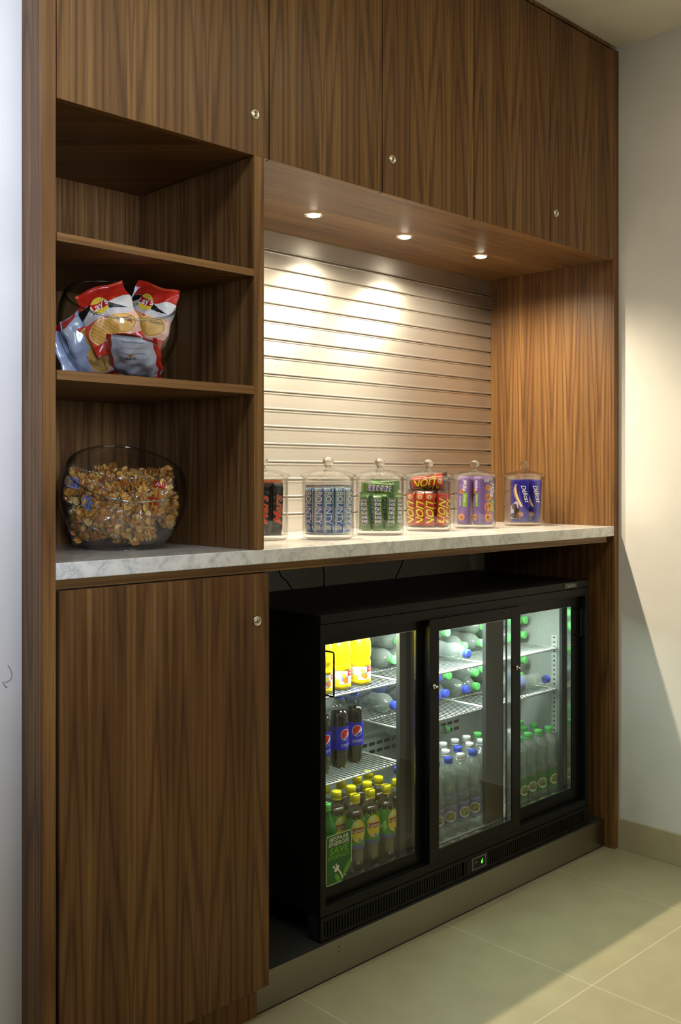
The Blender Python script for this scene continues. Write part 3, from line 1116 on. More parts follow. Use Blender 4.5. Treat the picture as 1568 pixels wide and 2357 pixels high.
R_ = .0322
lying = [
    # middle section, lower shelf
    (1.024, .634, .512, 'blue', 'lower middle shelf, leftmost'), (0.958, .634, .500, 'blue', 'lower middle shelf, far left edge'),
    (0.892, .634, .512, 'blue', 'lower middle shelf, beside the left post'), (0.765, .634, .515, 'blue', 'lower middle shelf, seen past the cola bottles'),
    (0.985, .690, .516, 'blue', 'lower middle shelf, upper layer, left'), (1.041, .692, .516, 'green', 'lower middle shelf, upper layer, right'),
    # middle, upper shelf
    (0.752, .785, .508, 'green', 'upper middle shelf, nearest the juice bottles'), (0.818, .785, .516, 'green', 'upper middle shelf, second from the juice bottles'),
    (0.900, .785, .516, 'blue', 'upper middle shelf, centre'), (1.010, .785, .412, 'blue', 'upper middle shelf, pulled forward'),
    (0.785, .841, .516, 'green', 'upper middle shelf, upper layer, leftmost'), (0.860, .841, .510, 'blue', 'upper middle shelf, upper layer, centre left'),
    (0.950, .843, .516, 'blue', 'upper middle shelf, upper layer, centre right'), (1.035, .843, .516, 'green', 'upper middle shelf, upper layer, rightmost'),
    # right section
    (1.118, .634, .504, 'blue', 'lower right shelf, first from left'), (1.184, .634, .508, 'green', 'lower right shelf, second from left'),
    (1.150, .690, .488, 'green', 'lower right shelf, upper layer, first from left'), (1.216, .690, .506, 'green', 'lower right shelf, upper layer, second from left'),
    (1.412, .690, .500, 'green', 'lower right shelf, upper layer, fourth from left'), (1.478, .690, .508, 'green', 'lower right shelf, upper layer, rightmost'),
    (1.380, .634, .508, 'green', 'lower right shelf, third from left'), (1.446, .634, .508, 'green', 'lower right shelf, fourth from left'),
    (1.215, .785, .512, 'green', 'upper right shelf, first from left'), (1.118, .785, .512, 'green', 'upper right shelf, by the post'),
    (1.229, .841, .512, 'green', 'upper right shelf, upper layer, first from left'),
    (1.410, .785, .512, 'green', 'upper right shelf, third from left'), (1.475, .785, .512, 'green', 'upper right shelf, rightmost'),
    (1.428, .841, .504, 'green', 'upper right shelf, upper layer, second from right'), (1.486, .841, .510, 'green', 'upper right shelf, upper layer, rightmost'),
    # at the back of the fridge floor
    (0.700, .250, .520, 'green', 'fridge floor behind the iced tea, leftmost'), (0.766, .250, .520, 'blue', 'fridge floor behind the iced tea, middle'),
    (0.832, .250, .520, 'green', 'fridge floor behind the iced tea, rightmost'),
]
for x, z, y, c, wh in lying:
    water(x, y, z, c, c if c in ('blue', 'green') else 'blue', 'water bottle lying %s cap forward, %s' % (c, wh),
          'water bottles lying on the fridge shelves', lying=True, rz=random.uniform(-.03, .03), spin=random.uniform(-1.2, 1.2))
water(1.225, .198, .636, 'blue', 'blue', 'clear water bottle with blue label lying askew on the lower right shelf, in front', 'water bottles lying on the fridge shelves',
      lying=True, rz=1.42, spin=1.0)
for i, (x, z, y, rz) in enumerate([(0.93, .500, .455, 1.50), (0.99, .440, .47, 1.45), (1.10, .300, .42, 0.0)][:2]):
    water(x, y, z, 'green', 'green', 'green-labelled water bottle lying sideways behind the upright ones, %s' % ('upper one' if i == 0 else 'lower one'),
          'green-labelled bottles lying behind the upright bottles', lying=True, rz=rz, spin=2.2)


# ---- lemon iced tea
def tea_bottle():
    t = thing('iced_tea_bottle', 'x', 'bottle')
    prof = [(0.0, .006), (.012, .004), (.020, .0005), (.0265, .002), (.0292, .012), (.0292, .060), (.0290, .072), (.0290, .150), (.0288, .162), (.0276, .172),
            (.0235, .184), (.0180, .194), (.0145, .200), (.0132, .206)]
    lathe_obj('shell', prof, M['petc'], t, 40)
    m = MB()
    inner = [(0.0, .008)] + [(r - .0011, z + .0005) for r, z in prof[1:11]] + [(.0, .184)]
    m.lathe(inner, TEA, 32)
    m.build('iced_tea', t, local=True)
    mm = MB()
    cap_mesh(mm, .0150, .2055, .2300, M['cap_yellow'])
    mm.build('cap', t, local=True)
    s = MB()
    gr, lg, yl, pl, bl = C(70, 140, 45, .35), C(140, 200, 90, .35), C(238, 205, 40, .35), C(215, 220, 170, .35), C(70, 85, 150, .35)

    n = 72
    s.lathe([(.0296, .0785 + (.160 - .0785) * i / 8) for i in range(9)], gr, n)
    s.lathe([(.0299, .0783), (.0299, .0865), (.0299, .0890)], bl, n)
    rnd = random.Random(4)
    for k in range(40):
        A = rnd.uniform(0, 6.28)
        s.disc(cyl(.0296, A, .0004 + .00002 * k), 0, rnd.uniform(.098, .152), .0045, rnd.uniform(.009, .013), lg if k % 3 else C(100, 170, 60, .35), 12, 2, rot=rnd.uniform(-.9, .9))
    s.disc(cyl(.0296, FACE + .30, .0013), 0, .130, .0215, .033, yl, 36, 4)
    s.disc(cyl(.0296, FACE + .30, .0015), -.006, .150, .010, .010, pl, 24, 3, rot=-.5)
    s.disc(cyl(.0296, FACE + .30, .0017), -.0045, .151, .0055, .0055, C(235, 225, 120, .35), 18, 2, rot=-.5)
    for k in range(22):
        a = 2 * pi * k / 22
        h = .005 + .010 * abs(sin(k * 1.7))
        rr = lambda z: .0298 - max(0, z - .160) * .16
        pts_ = [(a - .13, .1595), (a + .13, .1595), (a + .07 * sin(k * 2.3), .159 + h)]
        s.add([(rr(z) * cos(q), rr(z) * sin(q), z) for q, z in pts_], [(0, 1, 2)], lg if k % 2 else gr)
    mp = cyl(.0296, FACE + .30, .0020)
    s.area(mp, -.0200, .0200, lambda u: .1255 + u * .10, lambda u: .1395 + u * .10, C(150, 28, 22, .35), 12, 1)
    s.text(cyl(.0296, FACE + .30, .0024), 'Lipton', .0140, .0, .1322, C(235, 225, 205, .4), bold=.012, rot=.10)
    s.disc(cyl(.0296, FACE + .30, .0018),   .004, .1035, .0045, .0060, C(120, 150, 200), 12, 2)
    s.build('sleeve', t, local=True)
    return Kit(t)


TEA = plain('iced_tea_liquid', srgb(56, 37, 17), 0.25, coat=.1)
tk = tea_bottle()
teas = [(0.447, .140), (0.511, .140), (0.577, .135), (0.641, .150), (0.428, .199), (0.493, .203), (0.557, .197), (0.621, .210), (0.575, .258), (0.510, .264), (0.639, .272), (0.440, .260)]
tl = ['first of the front row', 'second of the front row', 'third of the front row', 'fourth of the front row',
      'first of the second row', 'second of the second row', 'third of the second row', 'fourth of the second row',
      'third of the back row', 'second of the back row', 'fourth of the back row', 'first of the back row']
for (x, y), l in zip(teas, tl):
    tk.put((x, y, FLZ), (0, 0, random.uniform(-.2, .35) if l != 'third of the front row' else .55), 'lemon iced tea bottle with yellow cap, %s from the left' % l, 'iced tea bottles on the fridge floor')


# ---- green lemonade bottle, left edge
def green_bottle():
    t = thing('lemonade_bottle', 'x', 'bottle')
    prof = [(0.0, .006), (.012, .004), (.020, .0005), (.028, .003), (.0312, .014), (.0312, .140), (.0300, .152), (.0250, .172), (.0180, .190), (.0135, .202), (.0132, .210)]
    lathe_obj('body', prof, plain('green_bottle_plastic', srgb(20, 120, 45), .12, trans=.3), t, 40)
    mm = MB()
    cap_mesh(mm, .0145, .2095, .2300, M['cap_green'])
    mm.build('cap', t, local=True)
    s = MB()
    gr, wh, yl, dg = C(50, 160, 55, .3), C(215, 225, 210, .3), C(235, 225, 40, .3), C(25, 95, 40, .3)

    def mf(a, z):
        u = ((a - FACE - .9 + pi) % (2 * pi) - pi) * .0316
        if .085 < z < .105 and abs(u) < .024:
            return wh
        if .035 < z <= .085 and abs(u - (z - .085) * .35 - .012) < .008:
            return wh
        if z > .125 and abs(u - .012) < .003:
            return yl
        return dg if z < .07 else gr
    s.lathe([(.0316, .035 + .115 * i / 24) for i in range(25)], gr, 72, matf=mf)
    s.disc(cyl(.0316, FACE + .9, .0005), .016, .056, .0095, .0095, C(170, 50, 30, .3), 20, 3)
    s.text(cyl(.0316, FACE + .9, .0008), 'UP', .0125, .016, .056, C(235, 220, 200), bold=.02)
    s.build('label_wrap', t, local=True)
    return Kit(t)


gk = green_bottle()
gk.put((0.330, .140, FLZ), (0, 0, 0), 'green lemonade bottle at the left edge of the fridge floor, behind the sticker', 'green lemonade bottles')
gk.put((0.345, .208, FLZ), (0, 0, .1), 'green lemonade bottle standing behind the one at the sticker', 'green lemonade bottles')


# ---- cola
def cola_bottle():
    t = thing('cola_bottle', 'x', 'bottle')
    prof = [(0.0, .006), (.010, .004), (.018, .0005), (.0235, .002), (.0265, .012), (.0262, .040), (.0285, .050), (.0288, .056), (.0288, .126), (.0285, .136), (.0272, .152),
            (.0235, .172), (.0185, .188), (.0140, .200), (.0132, .206)]
    lathe_obj('shell', prof, M['petc'], t, 40)
    m = MB()
    m.lathe([(0.0, .008)] + [(r - .001, z + .0005) for r, z in prof[1:12]] + [(0.0, .1725)], plain('cola', (.005, .003, .002), .12, coat=.4), 36)
    m.build('cola', t, local=True)
    mm = MB()
    cap_mesh(mm, .0145, .2055, .2210, M['cap_blue'])
    mm.build('cap', t, local=True)
    s = MB()
    bl = C(30, 34, 190, .35)
    s.lathe([(.0294, .0555), (.0294, .0800), (.0294, .1040), (.0294, .1260)], bl, 60)
    for A in (FACE + .62, FACE + .62 - 2.3, FACE + .62 + 2.3):
        R = .0172
        cz = .1010
        mp = cyl(.0294, A, .0003)
        s.disc(mp, 0, cz, R, R, C(225, 225, 228, .35), 36, 4)
        r2 = R * .90
        mp = cyl(.0294, A, .0006)
        ci = lambda u: sqrt(max(0, r2 * r2 - u * u))
        wav1 = lambda u: cz - .0065 + .0052 * sin((u / r2) * 1.5) + .012 * max(0, u / r2) ** 1.6 + .0035 * (u / r2)
        s.area(mp, -r2, r2 * .80, lambda u: min(cz + ci(u), max(cz - ci(u), wav1(u))), lambda u: cz + ci(u), C(205, 32, 26, .35), 24, 4)
        wav2 = lambda u: cz - .0105 + .0042 * sin((u / r2) * 1.3) + .0055 * (u / r2)
        s.area(mp, -r2 * .97, r2, lambda u: cz - ci(u), lambda u: max(cz - ci(u), min(cz + ci(u), wav2(u))), bl, 24, 4)
        s.text(cyl(.0294, A, .0006), 'pepsi', .0165, .0015, .0715, C(205, 208, 215, .4), bold=-.006)
    s.build('label_wrap', t, local=True)
    return Kit(t)


ck = cola_bottle()
ck.put((0.470, .232, .503), (0, 0, .18), 'dark cola bottle with blue label in the middle of the three on the left shelf', 'cola bottles')
ck.put((0.541, .238, .503), (0, 0, -.25), 'dark cola bottle with blue label, rightmost of the three on the left shelf', 'cola bottles')
ck.put((0.386, .222, .503), (0, 0, .05), 'dark cola bottle mostly hidden by the left door edge', 'cola bottles')


# ---- juice
def juice_bottle():
    t = thing('juice_bottle', 'x', 'bottle')
    prof = [(0.0, .003), (.022, .002), (.0295, .001), (.0322, .007), (.0322, .014), (.0312, .016), (.0312, .056), (.0322, .058), (.0322, .068), (.0300, .073), (.0296, .078),
            (.0316, .086), (.0330, .100), (.0322, .120), (.0290, .138), (.0225, .154), (.0160, .164)]
    yl = plain('yellow_juice_bottle', srgb(255, 214, 10), .2, coat=.5)
    lathe_obj('body', prof, yl, t, 44)
    mm = MB()
    cap_mesh(mm, .0155, .1630, .1720, C(225, 120, 20))
    mm.build('cap', t, local=True)
    s = MB()
    cr, bl, orr, ylw = C(222, 215, 215, .4), C(120, 150, 225, .4), C(240, 140, 40, .4), C(245, 215, 60, .4)

    def mf(a, z):
        u = ((a - FACE - .5 + pi) % (2 * pi) - pi) * .0315
        if (u / .010) ** 2 + ((z - .028) / .009) ** 2 < 1:
            return orr
        if ((u + .006) / .006) ** 2 + ((z - .042) / .006) ** 2 < 1:
            return ylw
        if -.012 < u < .010 and .026 < z < .040:
            return bl
        if u < -.020 and z < .030:
            return ylw
        return cr
    s.lathe([(.0316, .0165 + .039 * i / 14) for i in range(15)], cr, 72, matf=mf)
    mp = cyl(.0316, FACE + .95, .0003)
    s.area(mp, -.007, .014, lambda u: .040, lambda u: .0545, C(205, 30, 35), 6, 1)
    s.text(cyl(.0316, FACE + .95, .0006), 'Taksi', .0080, .0035, .0475, C(235, 235, 235), rot=.2)
    s.build('label_wrap', t, local=True)
    return Kit(t)


jk = juice_bottle()
jk.put((0.522, .192, .7535), (0, 0, -.05), 'yellow fruit juice bottle, rightmost of the front three on the upper left shelf', 'yellow juice bottles')
jk.put((0.432, .186, .7535), (0, 0, .05), 'yellow fruit juice bottle behind the left door handle', 'yellow juice bottles')
jk.put((0.350, .180, .7535), (0, 0, .3), 'yellow fruit juice bottle at the left edge of the upper left shelf', 'yellow juice bottles')
jk.put((0.487, .262, .7535), (0, 0, .3), 'yellow fruit juice bottle standing in the back row of the upper left shelf', 'yellow juice bottles')

# ---------------------------------------------------------------- glass jars on the worktop
RX, RY = cos(YAW), -sin(YAW)        # to the right, parallel to the picture
DX, DY = sin(YAW), cos(YAW)         # away from the viewer


def jar_kit():
    t = thing('sweet_jar', 'x', 'jar')
    o = [(0.0, .0), (.060, .0), (.0700, .0015), (.0745, .005), (.0760, .010), (.0765, .020), (.0765, .165), (.0775, .176), (.0775, .182)]
    i = [(.0750, .182), (.0735, .176), (.0733, .165), (.0733, .022), (.0715, .015), (.066, .0125), (0.0, .0125)]
    MB().lathe(o + i, M['jar'], 64).build('glass_body', t, local=True)
    lid = [(0.0, .2125), (.008, .2120), (.014, .2080), (.030, .2050), (.052, .2000), (.070, .1945), (.0800, .1905), (.0832, .1875), (.0832, .1850), (.0800, .1828), (.0745, .1828),
           (.0715, .181), (.0705, .172), (.0685, .1705), (.0680, .179), (.066, .1865), (.050, .1955), (.030, .2005), (.012, .2030), (0.0, .2035)]
    MB().lathe(lid, M['jar'], 64).build('lid', t, local=True)
    kn = [(0.0, .2115), (.0095, .2105), (.0085, .2130), (.0080, .2150), (.0095, .2175), (.0140, .2205), (.0166, .2250), (.0168, .2290), (.0150, .2345), (.0110, .2390), (.0055, .2418), (0.0, .2424)]
    m = MB().lathe(kn, M['knob'], 40)
    m.lathe([(r * 1.012, z + .0001) for r, z in kn], M['jar'], 40)
    m.build('knob', t, local=True)
    return Kit(t)


jarkit = jar_kit()
JARS = {'mars': (0.239, .317, 'glass jar of black chocolate bars, partly hidden by the shelf divider'),
        'bounty': (0.407, .213, 'glass jar of blue and white coconut bars'),
        'snickers': (0.671, .252, 'glass jar of green-wrapped peanut bars'),
        'lion': (0.945, .285, 'glass jar of red and yellow wafer bars'),
        'milka': (1.205, .290, 'glass jar of purple cookie packs'),
        'choc': (1.480, .270, 'glass jar of dark blue chocolate packs, nearest the right end panel')}
for k, (x, y, l) in JARS.items():
    jarkit.put((x, y, ZW + .0003), (0, 0, 0), l, 'lidded glass sweet jars')


def in_jar(j, xr, yd, z=0.0):
    x, y, _ = JARS[j]
    # view axis of that jar
    vx, vy = x - CAMX, y - CAMY
    n_ = sqrt(vx * vx + vy * vy)
    vx, vy = vx / n_, vy / n_
    return (x + xr * vy + yd * vx, y - xr * vx + yd * vy, ZW + .0135 + z), math.atan2(-vx, vy)


def bar_shape(w_, d_, h_, crimp=.010):
    """pillow wrapper standing upright: returns surface function (a 0..1 round, b 0..1 up)"""
    def f(a, b):
        t_ = 2 * pi * a
        e = min(b, 1 - b) * h_
        k = 1.0 if e > crimp * 1.8 else (0.06 + .94 * max(0, (e - crimp * .7) / (crimp * 1.1)) ** .6 if e > crimp * .7 else .06)
        cx, sx = cos(t_), sin(t_)
        px_ = abs(cx) ** .42 * (1 if cx > 0 else -1) * w_ / 2 * (1.0 + .05 * (1 - k))
        py_ = abs(sx) ** .45 * (1 if sx > 0 else -1) * d_ / 2 * k
        py_ += .0006 * sin(b * 55 + a * 9) * k
        zj = .0008 * (1 if int(a * 48) % 2 else -1) if e < .001 else 0
        return (px_, py_, b * h_ + zj)

    def front(u, v_, dd=.0006):
        e = min(v_, h_ - v_)
        k = 1.0 if e > crimp * 1.8 else max(.1, (e - crimp * .7) / (crimp * 1.1)) if e > crimp * .7 else .06
        q = min(.999, abs(u) / (w_ / 2))
        ct = q ** (1 / .42)
        st_ = sqrt(max(0, 1 - ct * ct)) ** .45
        return (u, -d_ / 2 * k * st_ - dd, v_)
    return f, front


def wrapped_bar(name, w_, d_, h_, body, deco, matf=None):
    t = thing(name, 'x', 'snack bar')
    f, front = bar_shape(w_, d_, h_)
    m = MB().grid(f, 48, 44, body, matf=matf)
    m.build('wrapper', t, local=True)
    dm_ = MB()
    deco(dm_, front)
    dm_.build('print', t, local=True)
    return Kit(t)


up, down = pi / 2, -pi / 2
BLK = C(18, 17, 17, .28)
k_mars = wrapped_bar('caramel_bar', .036, .019, .160, BLK, lambda m, f: (
    m.text(lambda u, v_: f(u, v_, .0007), 'Mars', .040, .000, .072, C(190, 130, 70, .35), rot=up, bold=.030, shear=.35, sx=1.05),
    m.text(lambda u, v_: f(u, v_, .0011), 'Mars', .040, .000, .072, C(215, 50, 25, .35), rot=up, bold=.002, shear=.35, sx=1.05)),
    matf=lambda a, b: C(226, 120, 60, .3) if b > .965 else BLK)
SIL, BLU = C(180, 192, 200, .22, metal=.5), C(28, 70, 190, .3)
BPAL = C(165, 190, 215, .25)


def bounty_matf(a, b):
    t_ = 2 * pi * a
    u = abs(cos(t_)) ** .42 * (1 if cos(t_) > 0 else -1) * .5
    if b > .94 or b < .05:
        return SIL
    if u < -.36:
        return C(95, 140, 130, .3) if b > .55 else SIL
    if u < -.20:
        return BPAL
    if u < .20:
        return C(84, 120, 180, .3) if b < .62 else C(120, 150, 165, .3)
    if u < .38:
        return BLU
    return SIL


k_bounty = wrapped_bar('coconut_bar', .0315, .0200, .146, SIL, lambda m, f: (
    m.text(lambda u, v_: f(u, v_, .0006), 'BOUNTY', .0245, .0005, .080, C(35, 50, 100, .35), rot=down, bold=.028, sx=.95),
    m.text(lambda u, v_: f(u, v_, .0010), 'BOUNTY', .0245, -.0002, .080, C(232, 236, 236, .3), rot=down, bold=.006, sx=.95),
    m.disc(lambda u, v_: f(u, v_, .0008), -.002, .020, .0085, .0085, C(205, 212, 205, .4), 18, 3),
    m.disc(lambda u, v_: f(u, v_, .0011), -.002, .020, .0065, .0065, C(175, 180, 172, .4), 18, 3)), matf=bounty_matf)
GRN = C(62, 108, 52, .28)


def snick(rot):
    return lambda m, f: (
        m.area(lambda u, v_: f(u, v_, .0004), -.0085, .0085, lambda u: .022 - u * .15, lambda u: .100 - u * .15, C(225, 222, 225, .35), 6, 16),
        m.area(lambda u, v_: f(u, v_, .0003), -.011, .011, lambda u: .014, lambda u: .106, C(150, 150, 60, .35), 6, 16),
        m.text(lambda u, v_: f(u, v_, .0010), 'SNICKERS', .0185, 0, .061, C(52, 50, 130, .35), rot=rot, bold=.012, shear=.1 if rot > 0 else -.1, sx=.98))


smf = lambda a, b: C(110, 150, 90, .3) if (b > .9 or b < .06) else GRN
k_sn_d = wrapped_bar('peanut_bar', .031, .021, .118, GRN, snick(down), smf)
k_sn_u = wrapped_bar('peanut_bar', .031, .021, .118, GRN, snick(up), smf)
RED, BRN = C(165, 38, 24, .28), C(62, 28, 16, .25)


def lion(rot):
    def g_(m, f):
        m.text(lambda u, v_: f(u, v_, .0006), 'LION', .036, 0, .052, C(120, 70, 20, .35), rot=rot, bold=.025, shear=.35, sx=.95)
        m.text(lambda u, v_: f(u, v_, .0010), 'LION', .036, 0, .052, C(225, 215, 45, .35), rot=rot, bold=.010, shear=.35, sx=.95)
        zc = .104 if rot < 0 else .016
        m.disc(lambda u, v_: f(u, v_, .0006), 0, zc, .012, .011, C(205, 110, 50, .35), 20, 3)
        m.disc(lambda u, v_: f(u, v_, .0010), 0, zc - .001, .007, .006, C(225, 200, 160, .35), 20, 3)
        m.disc(lambda u, v_: f(u, v_, .0013), .001, zc - .002, .003, .002, C(60, 30, 20, .35), 12, 2)
    return g_


lmf = lambda a, b: BRN if (b > .88 or b < .05) else (RED if 190 < a * 360 < 350 else C(105, 38, 22, .28))
k_li_d = wrapped_bar('wafer_bar', .033, .023, .128, RED, lion(down), lmf)
k_li_u = wrapped_bar('wafer_bar', .033, .023, .128, RED, lion(up), lmf)


def put_bar(kit, j, xr, yd, dyaw, tilt, label, group, z=0.0, lean=0.0):
    p, yw = in_jar(j, xr, yd, z)
    rot = (Matrix.Rotation(yw + dyaw, 3, 'Z') @ Matrix.Rotation(tilt, 3, 'Y') @ Matrix.Rotation(lean, 3, 'X')).to_euler()
    kit.put(p, rot, label, group)


g = 'black chocolate bars in the jar by the divider'
put_bar(k_mars, 'mars', .003, -.048, .0, .02, 'black chocolate bar with red lettering, facing front in the half-hidden jar', g)
put_bar(k_mars, 'mars', .040, -.030, .55, .03, 'black chocolate bar with red lettering at the right side of the half-hidden jar', g)
put_bar(k_mars, 'mars', .020, -.012, .2, 0, 'black chocolate bar in the half-hidden jar, behind the two front ones', g)
put_bar(k_mars, 'mars', -.034, -.034, -.5, 0, 'black chocolate bar at the left side of the half-hidden jar', g)
put_bar(k_mars, 'mars', -.012, .016, 0, 0, 'black chocolate bar at the back of the half-hidden jar', g)
g = 'coconut bars in the second jar'
for n_, (xr, yd, dy_, ti) in enumerate([(-.052, -.030, -.55, .0), (-.026, -.048, -.2, .01), (.002, -.054, .02, -.01), (.0305, -.047, .28, .02), (.0535, -.027, .75, .03)]):
    put_bar(k_bounty, 'bounty', xr, yd, dy_, ti, 'blue and silver coconut bar, %s of the five facing front in its jar' % ['leftmost', 'second from left', 'middle', 'fourth from left', 'rightmost'][n_], g)
for n_, (xr, yd) in enumerate([(-.030, .0), (.004, -.012), (.036, .004), (.0, .030)]):
    put_bar(k_bounty, 'bounty', xr, yd, .1, .02, 'blue and silver coconut bar in the rows behind, %s' % ['left', 'centre', 'right', 'rearmost'][n_], g)
g = 'peanut bars in the third jar'
for n_, (k_, xr, yd, dy_, ti) in enumerate([(k_sn_d, -.041, -.040, -.45, -.06), (k_sn_d, -.004, -.054, -.05, -.02), (k_sn_u, .032, -.046, .30, .04), (k_sn_u, .0555, -.024, .8, .02)]):
    put_bar(k_, 'snickers', xr, yd, dy_, ti, 'green-wrapped peanut bar standing in its jar, %s of four' % ['leftmost', 'second from left', 'third from left', 'rightmost'][n_], g)
for n_, (xr, yd) in enumerate([(-.022, -.012), (.018, -.014), (-.052, .004), (.040, .010), (.0, .028)]):
    put_bar(k_sn_u, 'snickers', xr, yd, .1, .03, 'green-wrapped peanut bar in the rows behind, %s' % ['centre left', 'centre right', 'far left', 'far right', 'rearmost'][n_], g, z=.002)


def put_flat(kit, j, xr, yd, z, roll, yaw_, label, group):
    p, yw = in_jar(j, xr, yd, z)
    rot = (Matrix.Rotation(yw + yaw_, 3, 'Z') @ Matrix.Rotation(roll, 3, 'Y')).to_euler()
    kit.put(p, rot, label, group)


put_flat(k_sn_d, 'snickers', -.058, -.022, .137, pi / 2 + .05, -.25, 'green-wrapped peanut bar lying across the top left of its jar', g)
put_flat(k_sn_d, 'snickers', -.052, .030, .134, pi / 2 - .08, .15, 'green-wrapped peanut bar lying across the top right of its jar', g)
put_bar(k_sn_d, 'snickers', -.020, .034, .3, .05, 'green-wrapped peanut bar sticking up above the others', g, z=.045)
g = 'wafer bars in the fourth jar'
for n_, (k_, xr, yd, dy_, ti) in enumerate([(k_li_d, -.054, -.026, -.6, .0), (k_li_d, -.028, -.044, -.25, .03), (k_li_d, .004, -.052, .0, .0), (k_li_u, .037, -.040, .35, .10), (k_li_u, .0555, -.016, .9, .05)]):
    put_bar(k_, 'lion', xr, yd, dy_, ti, 'red wafer bar with yellow lettering standing in its jar, %s of five' % ['leftmost', 'second from left', 'middle', 'fourth from left', 'rightmost'][n_], g)
put_flat(k_li_d, 'lion', -.063, -.014, .146, pi / 2 - .10, .05, 'red wafer bar lying on top of the standing ones, lower left', g)
put_flat(k_li_d, 'lion', -.060, .020, .150, pi / 2 - .16, -.12, 'red and yellow wafer bar lying on top under the lid', g)
put_flat(k_li_u, 'lion', -.056, .036, .142, pi / 2 + .05, .1, 'red wafer bar lying across the back of the jar', g)
for n_, (xr, yd) in enumerate([(-.030, -.010), (.010, -.012), (.040, .012), (-.010, .028)]):
    put_bar(k_li_d, 'lion', xr, yd, .1, .03, 'red wafer bar in the rows behind, %s' % ['left', 'centre', 'right', 'rearmost'][n_], g)


# purple cookie packs and dark blue chocolate packs
def soft_box(w_, d_, h_, body, name, cat, deco, sq=.28):
    t = thing(name, 'x', cat)

    def f(a, b):
        t_ = 2 * pi * a
        e = min(b, 1 - b) * h_
        k = 1 - .10 * max(0, 1 - e / .012) ** 2
        cx, sx = cos(t_), sin(t_)
        return (abs(cx) ** sq * (1 if cx > 0 else -1) * w_ / 2 * k, abs(sx) ** sq * (1 if sx > 0 else -1) * d_ / 2 * k, b * h_)
    m = MB().grid(f, 64, 30, body)
    m.grid(lambda a, b: (lambda q: (q[0] * b, q[1] * b, h_ + .0004))(f(a, 1)), 64, 2, body)
    m.grid(lambda a, b: (lambda q: (q[0] * b, q[1] * b, 0))(f(a, 0)), 64, 2, body, flip=True)
    m.build('wrapper', t, local=True)
    dm_ = MB()
    fr_ = lambda u, v_, dd=.0008: (u, -d_ / 2 - dd, v_)
    sd_ = lambda u, v_, dd=.0008: (w_ / 2 + dd, u, v_)
    deco(dm_, fr_, sd_)
    dm_.build('print', t, local=True)
    return Kit(t)


def cookie(m, mp, cu, cv, r, seed=1):
    random.seed(seed)
    m.disc(lambda u, v_: mp(u, v_, .0008), cu, cv, r, r, C(200, 128, 50, .6), 24, 3)
    for _ in range(7):
        a, q = random.uniform(0, 6.28), random.uniform(0, .75) * r
        m.disc(lambda u, v_: mp(u, v_, .0012), cu + q * cos(a), cv + q * sin(a), r * .13, r * .18, C(75, 35, 20, .6), 8, 1, rot=a)


PUR = C(116, 88, 152, .3)


def milka_narrow(m, f, s):
    m.disc(lambda u, v_: f(u, v_, .0006), .002, .138, .014, .020, C(140, 110, 175, .35), 24, 3)
    m.text(lambda u, v_: f(u, v_, .0011), 'Milka', .019, .005, .140, C(232, 228, 238, .35), rot=down, bold=.012, shear=.3)
    m.area(lambda u, v_: f(u, v_, .0006), -.001, .014, lambda u: .062 + (0.014 - u) * .2, lambda u: .113, C(128, 178, 55, .35), 6, 6)
    m.text(lambda u, v_: f(u, v_, .0011), 'Pieces', .0115, .0065, .092, C(225, 235, 215, .35), rot=down, sx=.95)
    m.text(lambda u, v_: f(u, v_, .0009), 'Cookies', .0105, -.010, .083, C(225, 222, 232, .35), rot=down, bold=.01)
    cookie(m, f, -.004, .118, .0085, 3)
    cookie(m, f, -.004, .026, .0125, 4)


def milka_deco(m, f, s):
    milka_narrow(m, f, s)
    for i, (u, v_, r) in enumerate([(.006, .027, .017), (.006, .063, .0175), (.006, .098, .014), (.004, .130, .011)]):
        cookie(m, s, u, v_, r, 10 + i)
    m.text(lambda u, v_: s(u, v_, .0013), 'Milka', .024, .022, .125, C(232, 228, 238, .35), rot=down, bold=.012, shear=.3)
    m.area(lambda u, v_: s(u, v_, .0006), .020, .029, lambda u: .045, lambda u: .088, C(128, 178, 55, .35), 3, 4)
    m.area(lambda u, v_: s(u, v_, .0006), -.013, .009, lambda u: .152, lambda u: .161, C(185, 180, 190, .35), 3, 2)


k_milka = soft_box(.046, .064, .172, PUR, 'cookie_pack', 'cookie pack', milka_deco)
put_bar(k_milka, 'milka', -.034, -.006, -.30, .03, 'purple cookie pack on the left in its jar', 'purple cookie packs')
put_bar(k_milka, 'milka', .030, -.012, -.95, .0, 'purple cookie pack on the right in its jar, large cookies showing', 'purple cookie packs')
DBL = C(38, 32, 130, .25)


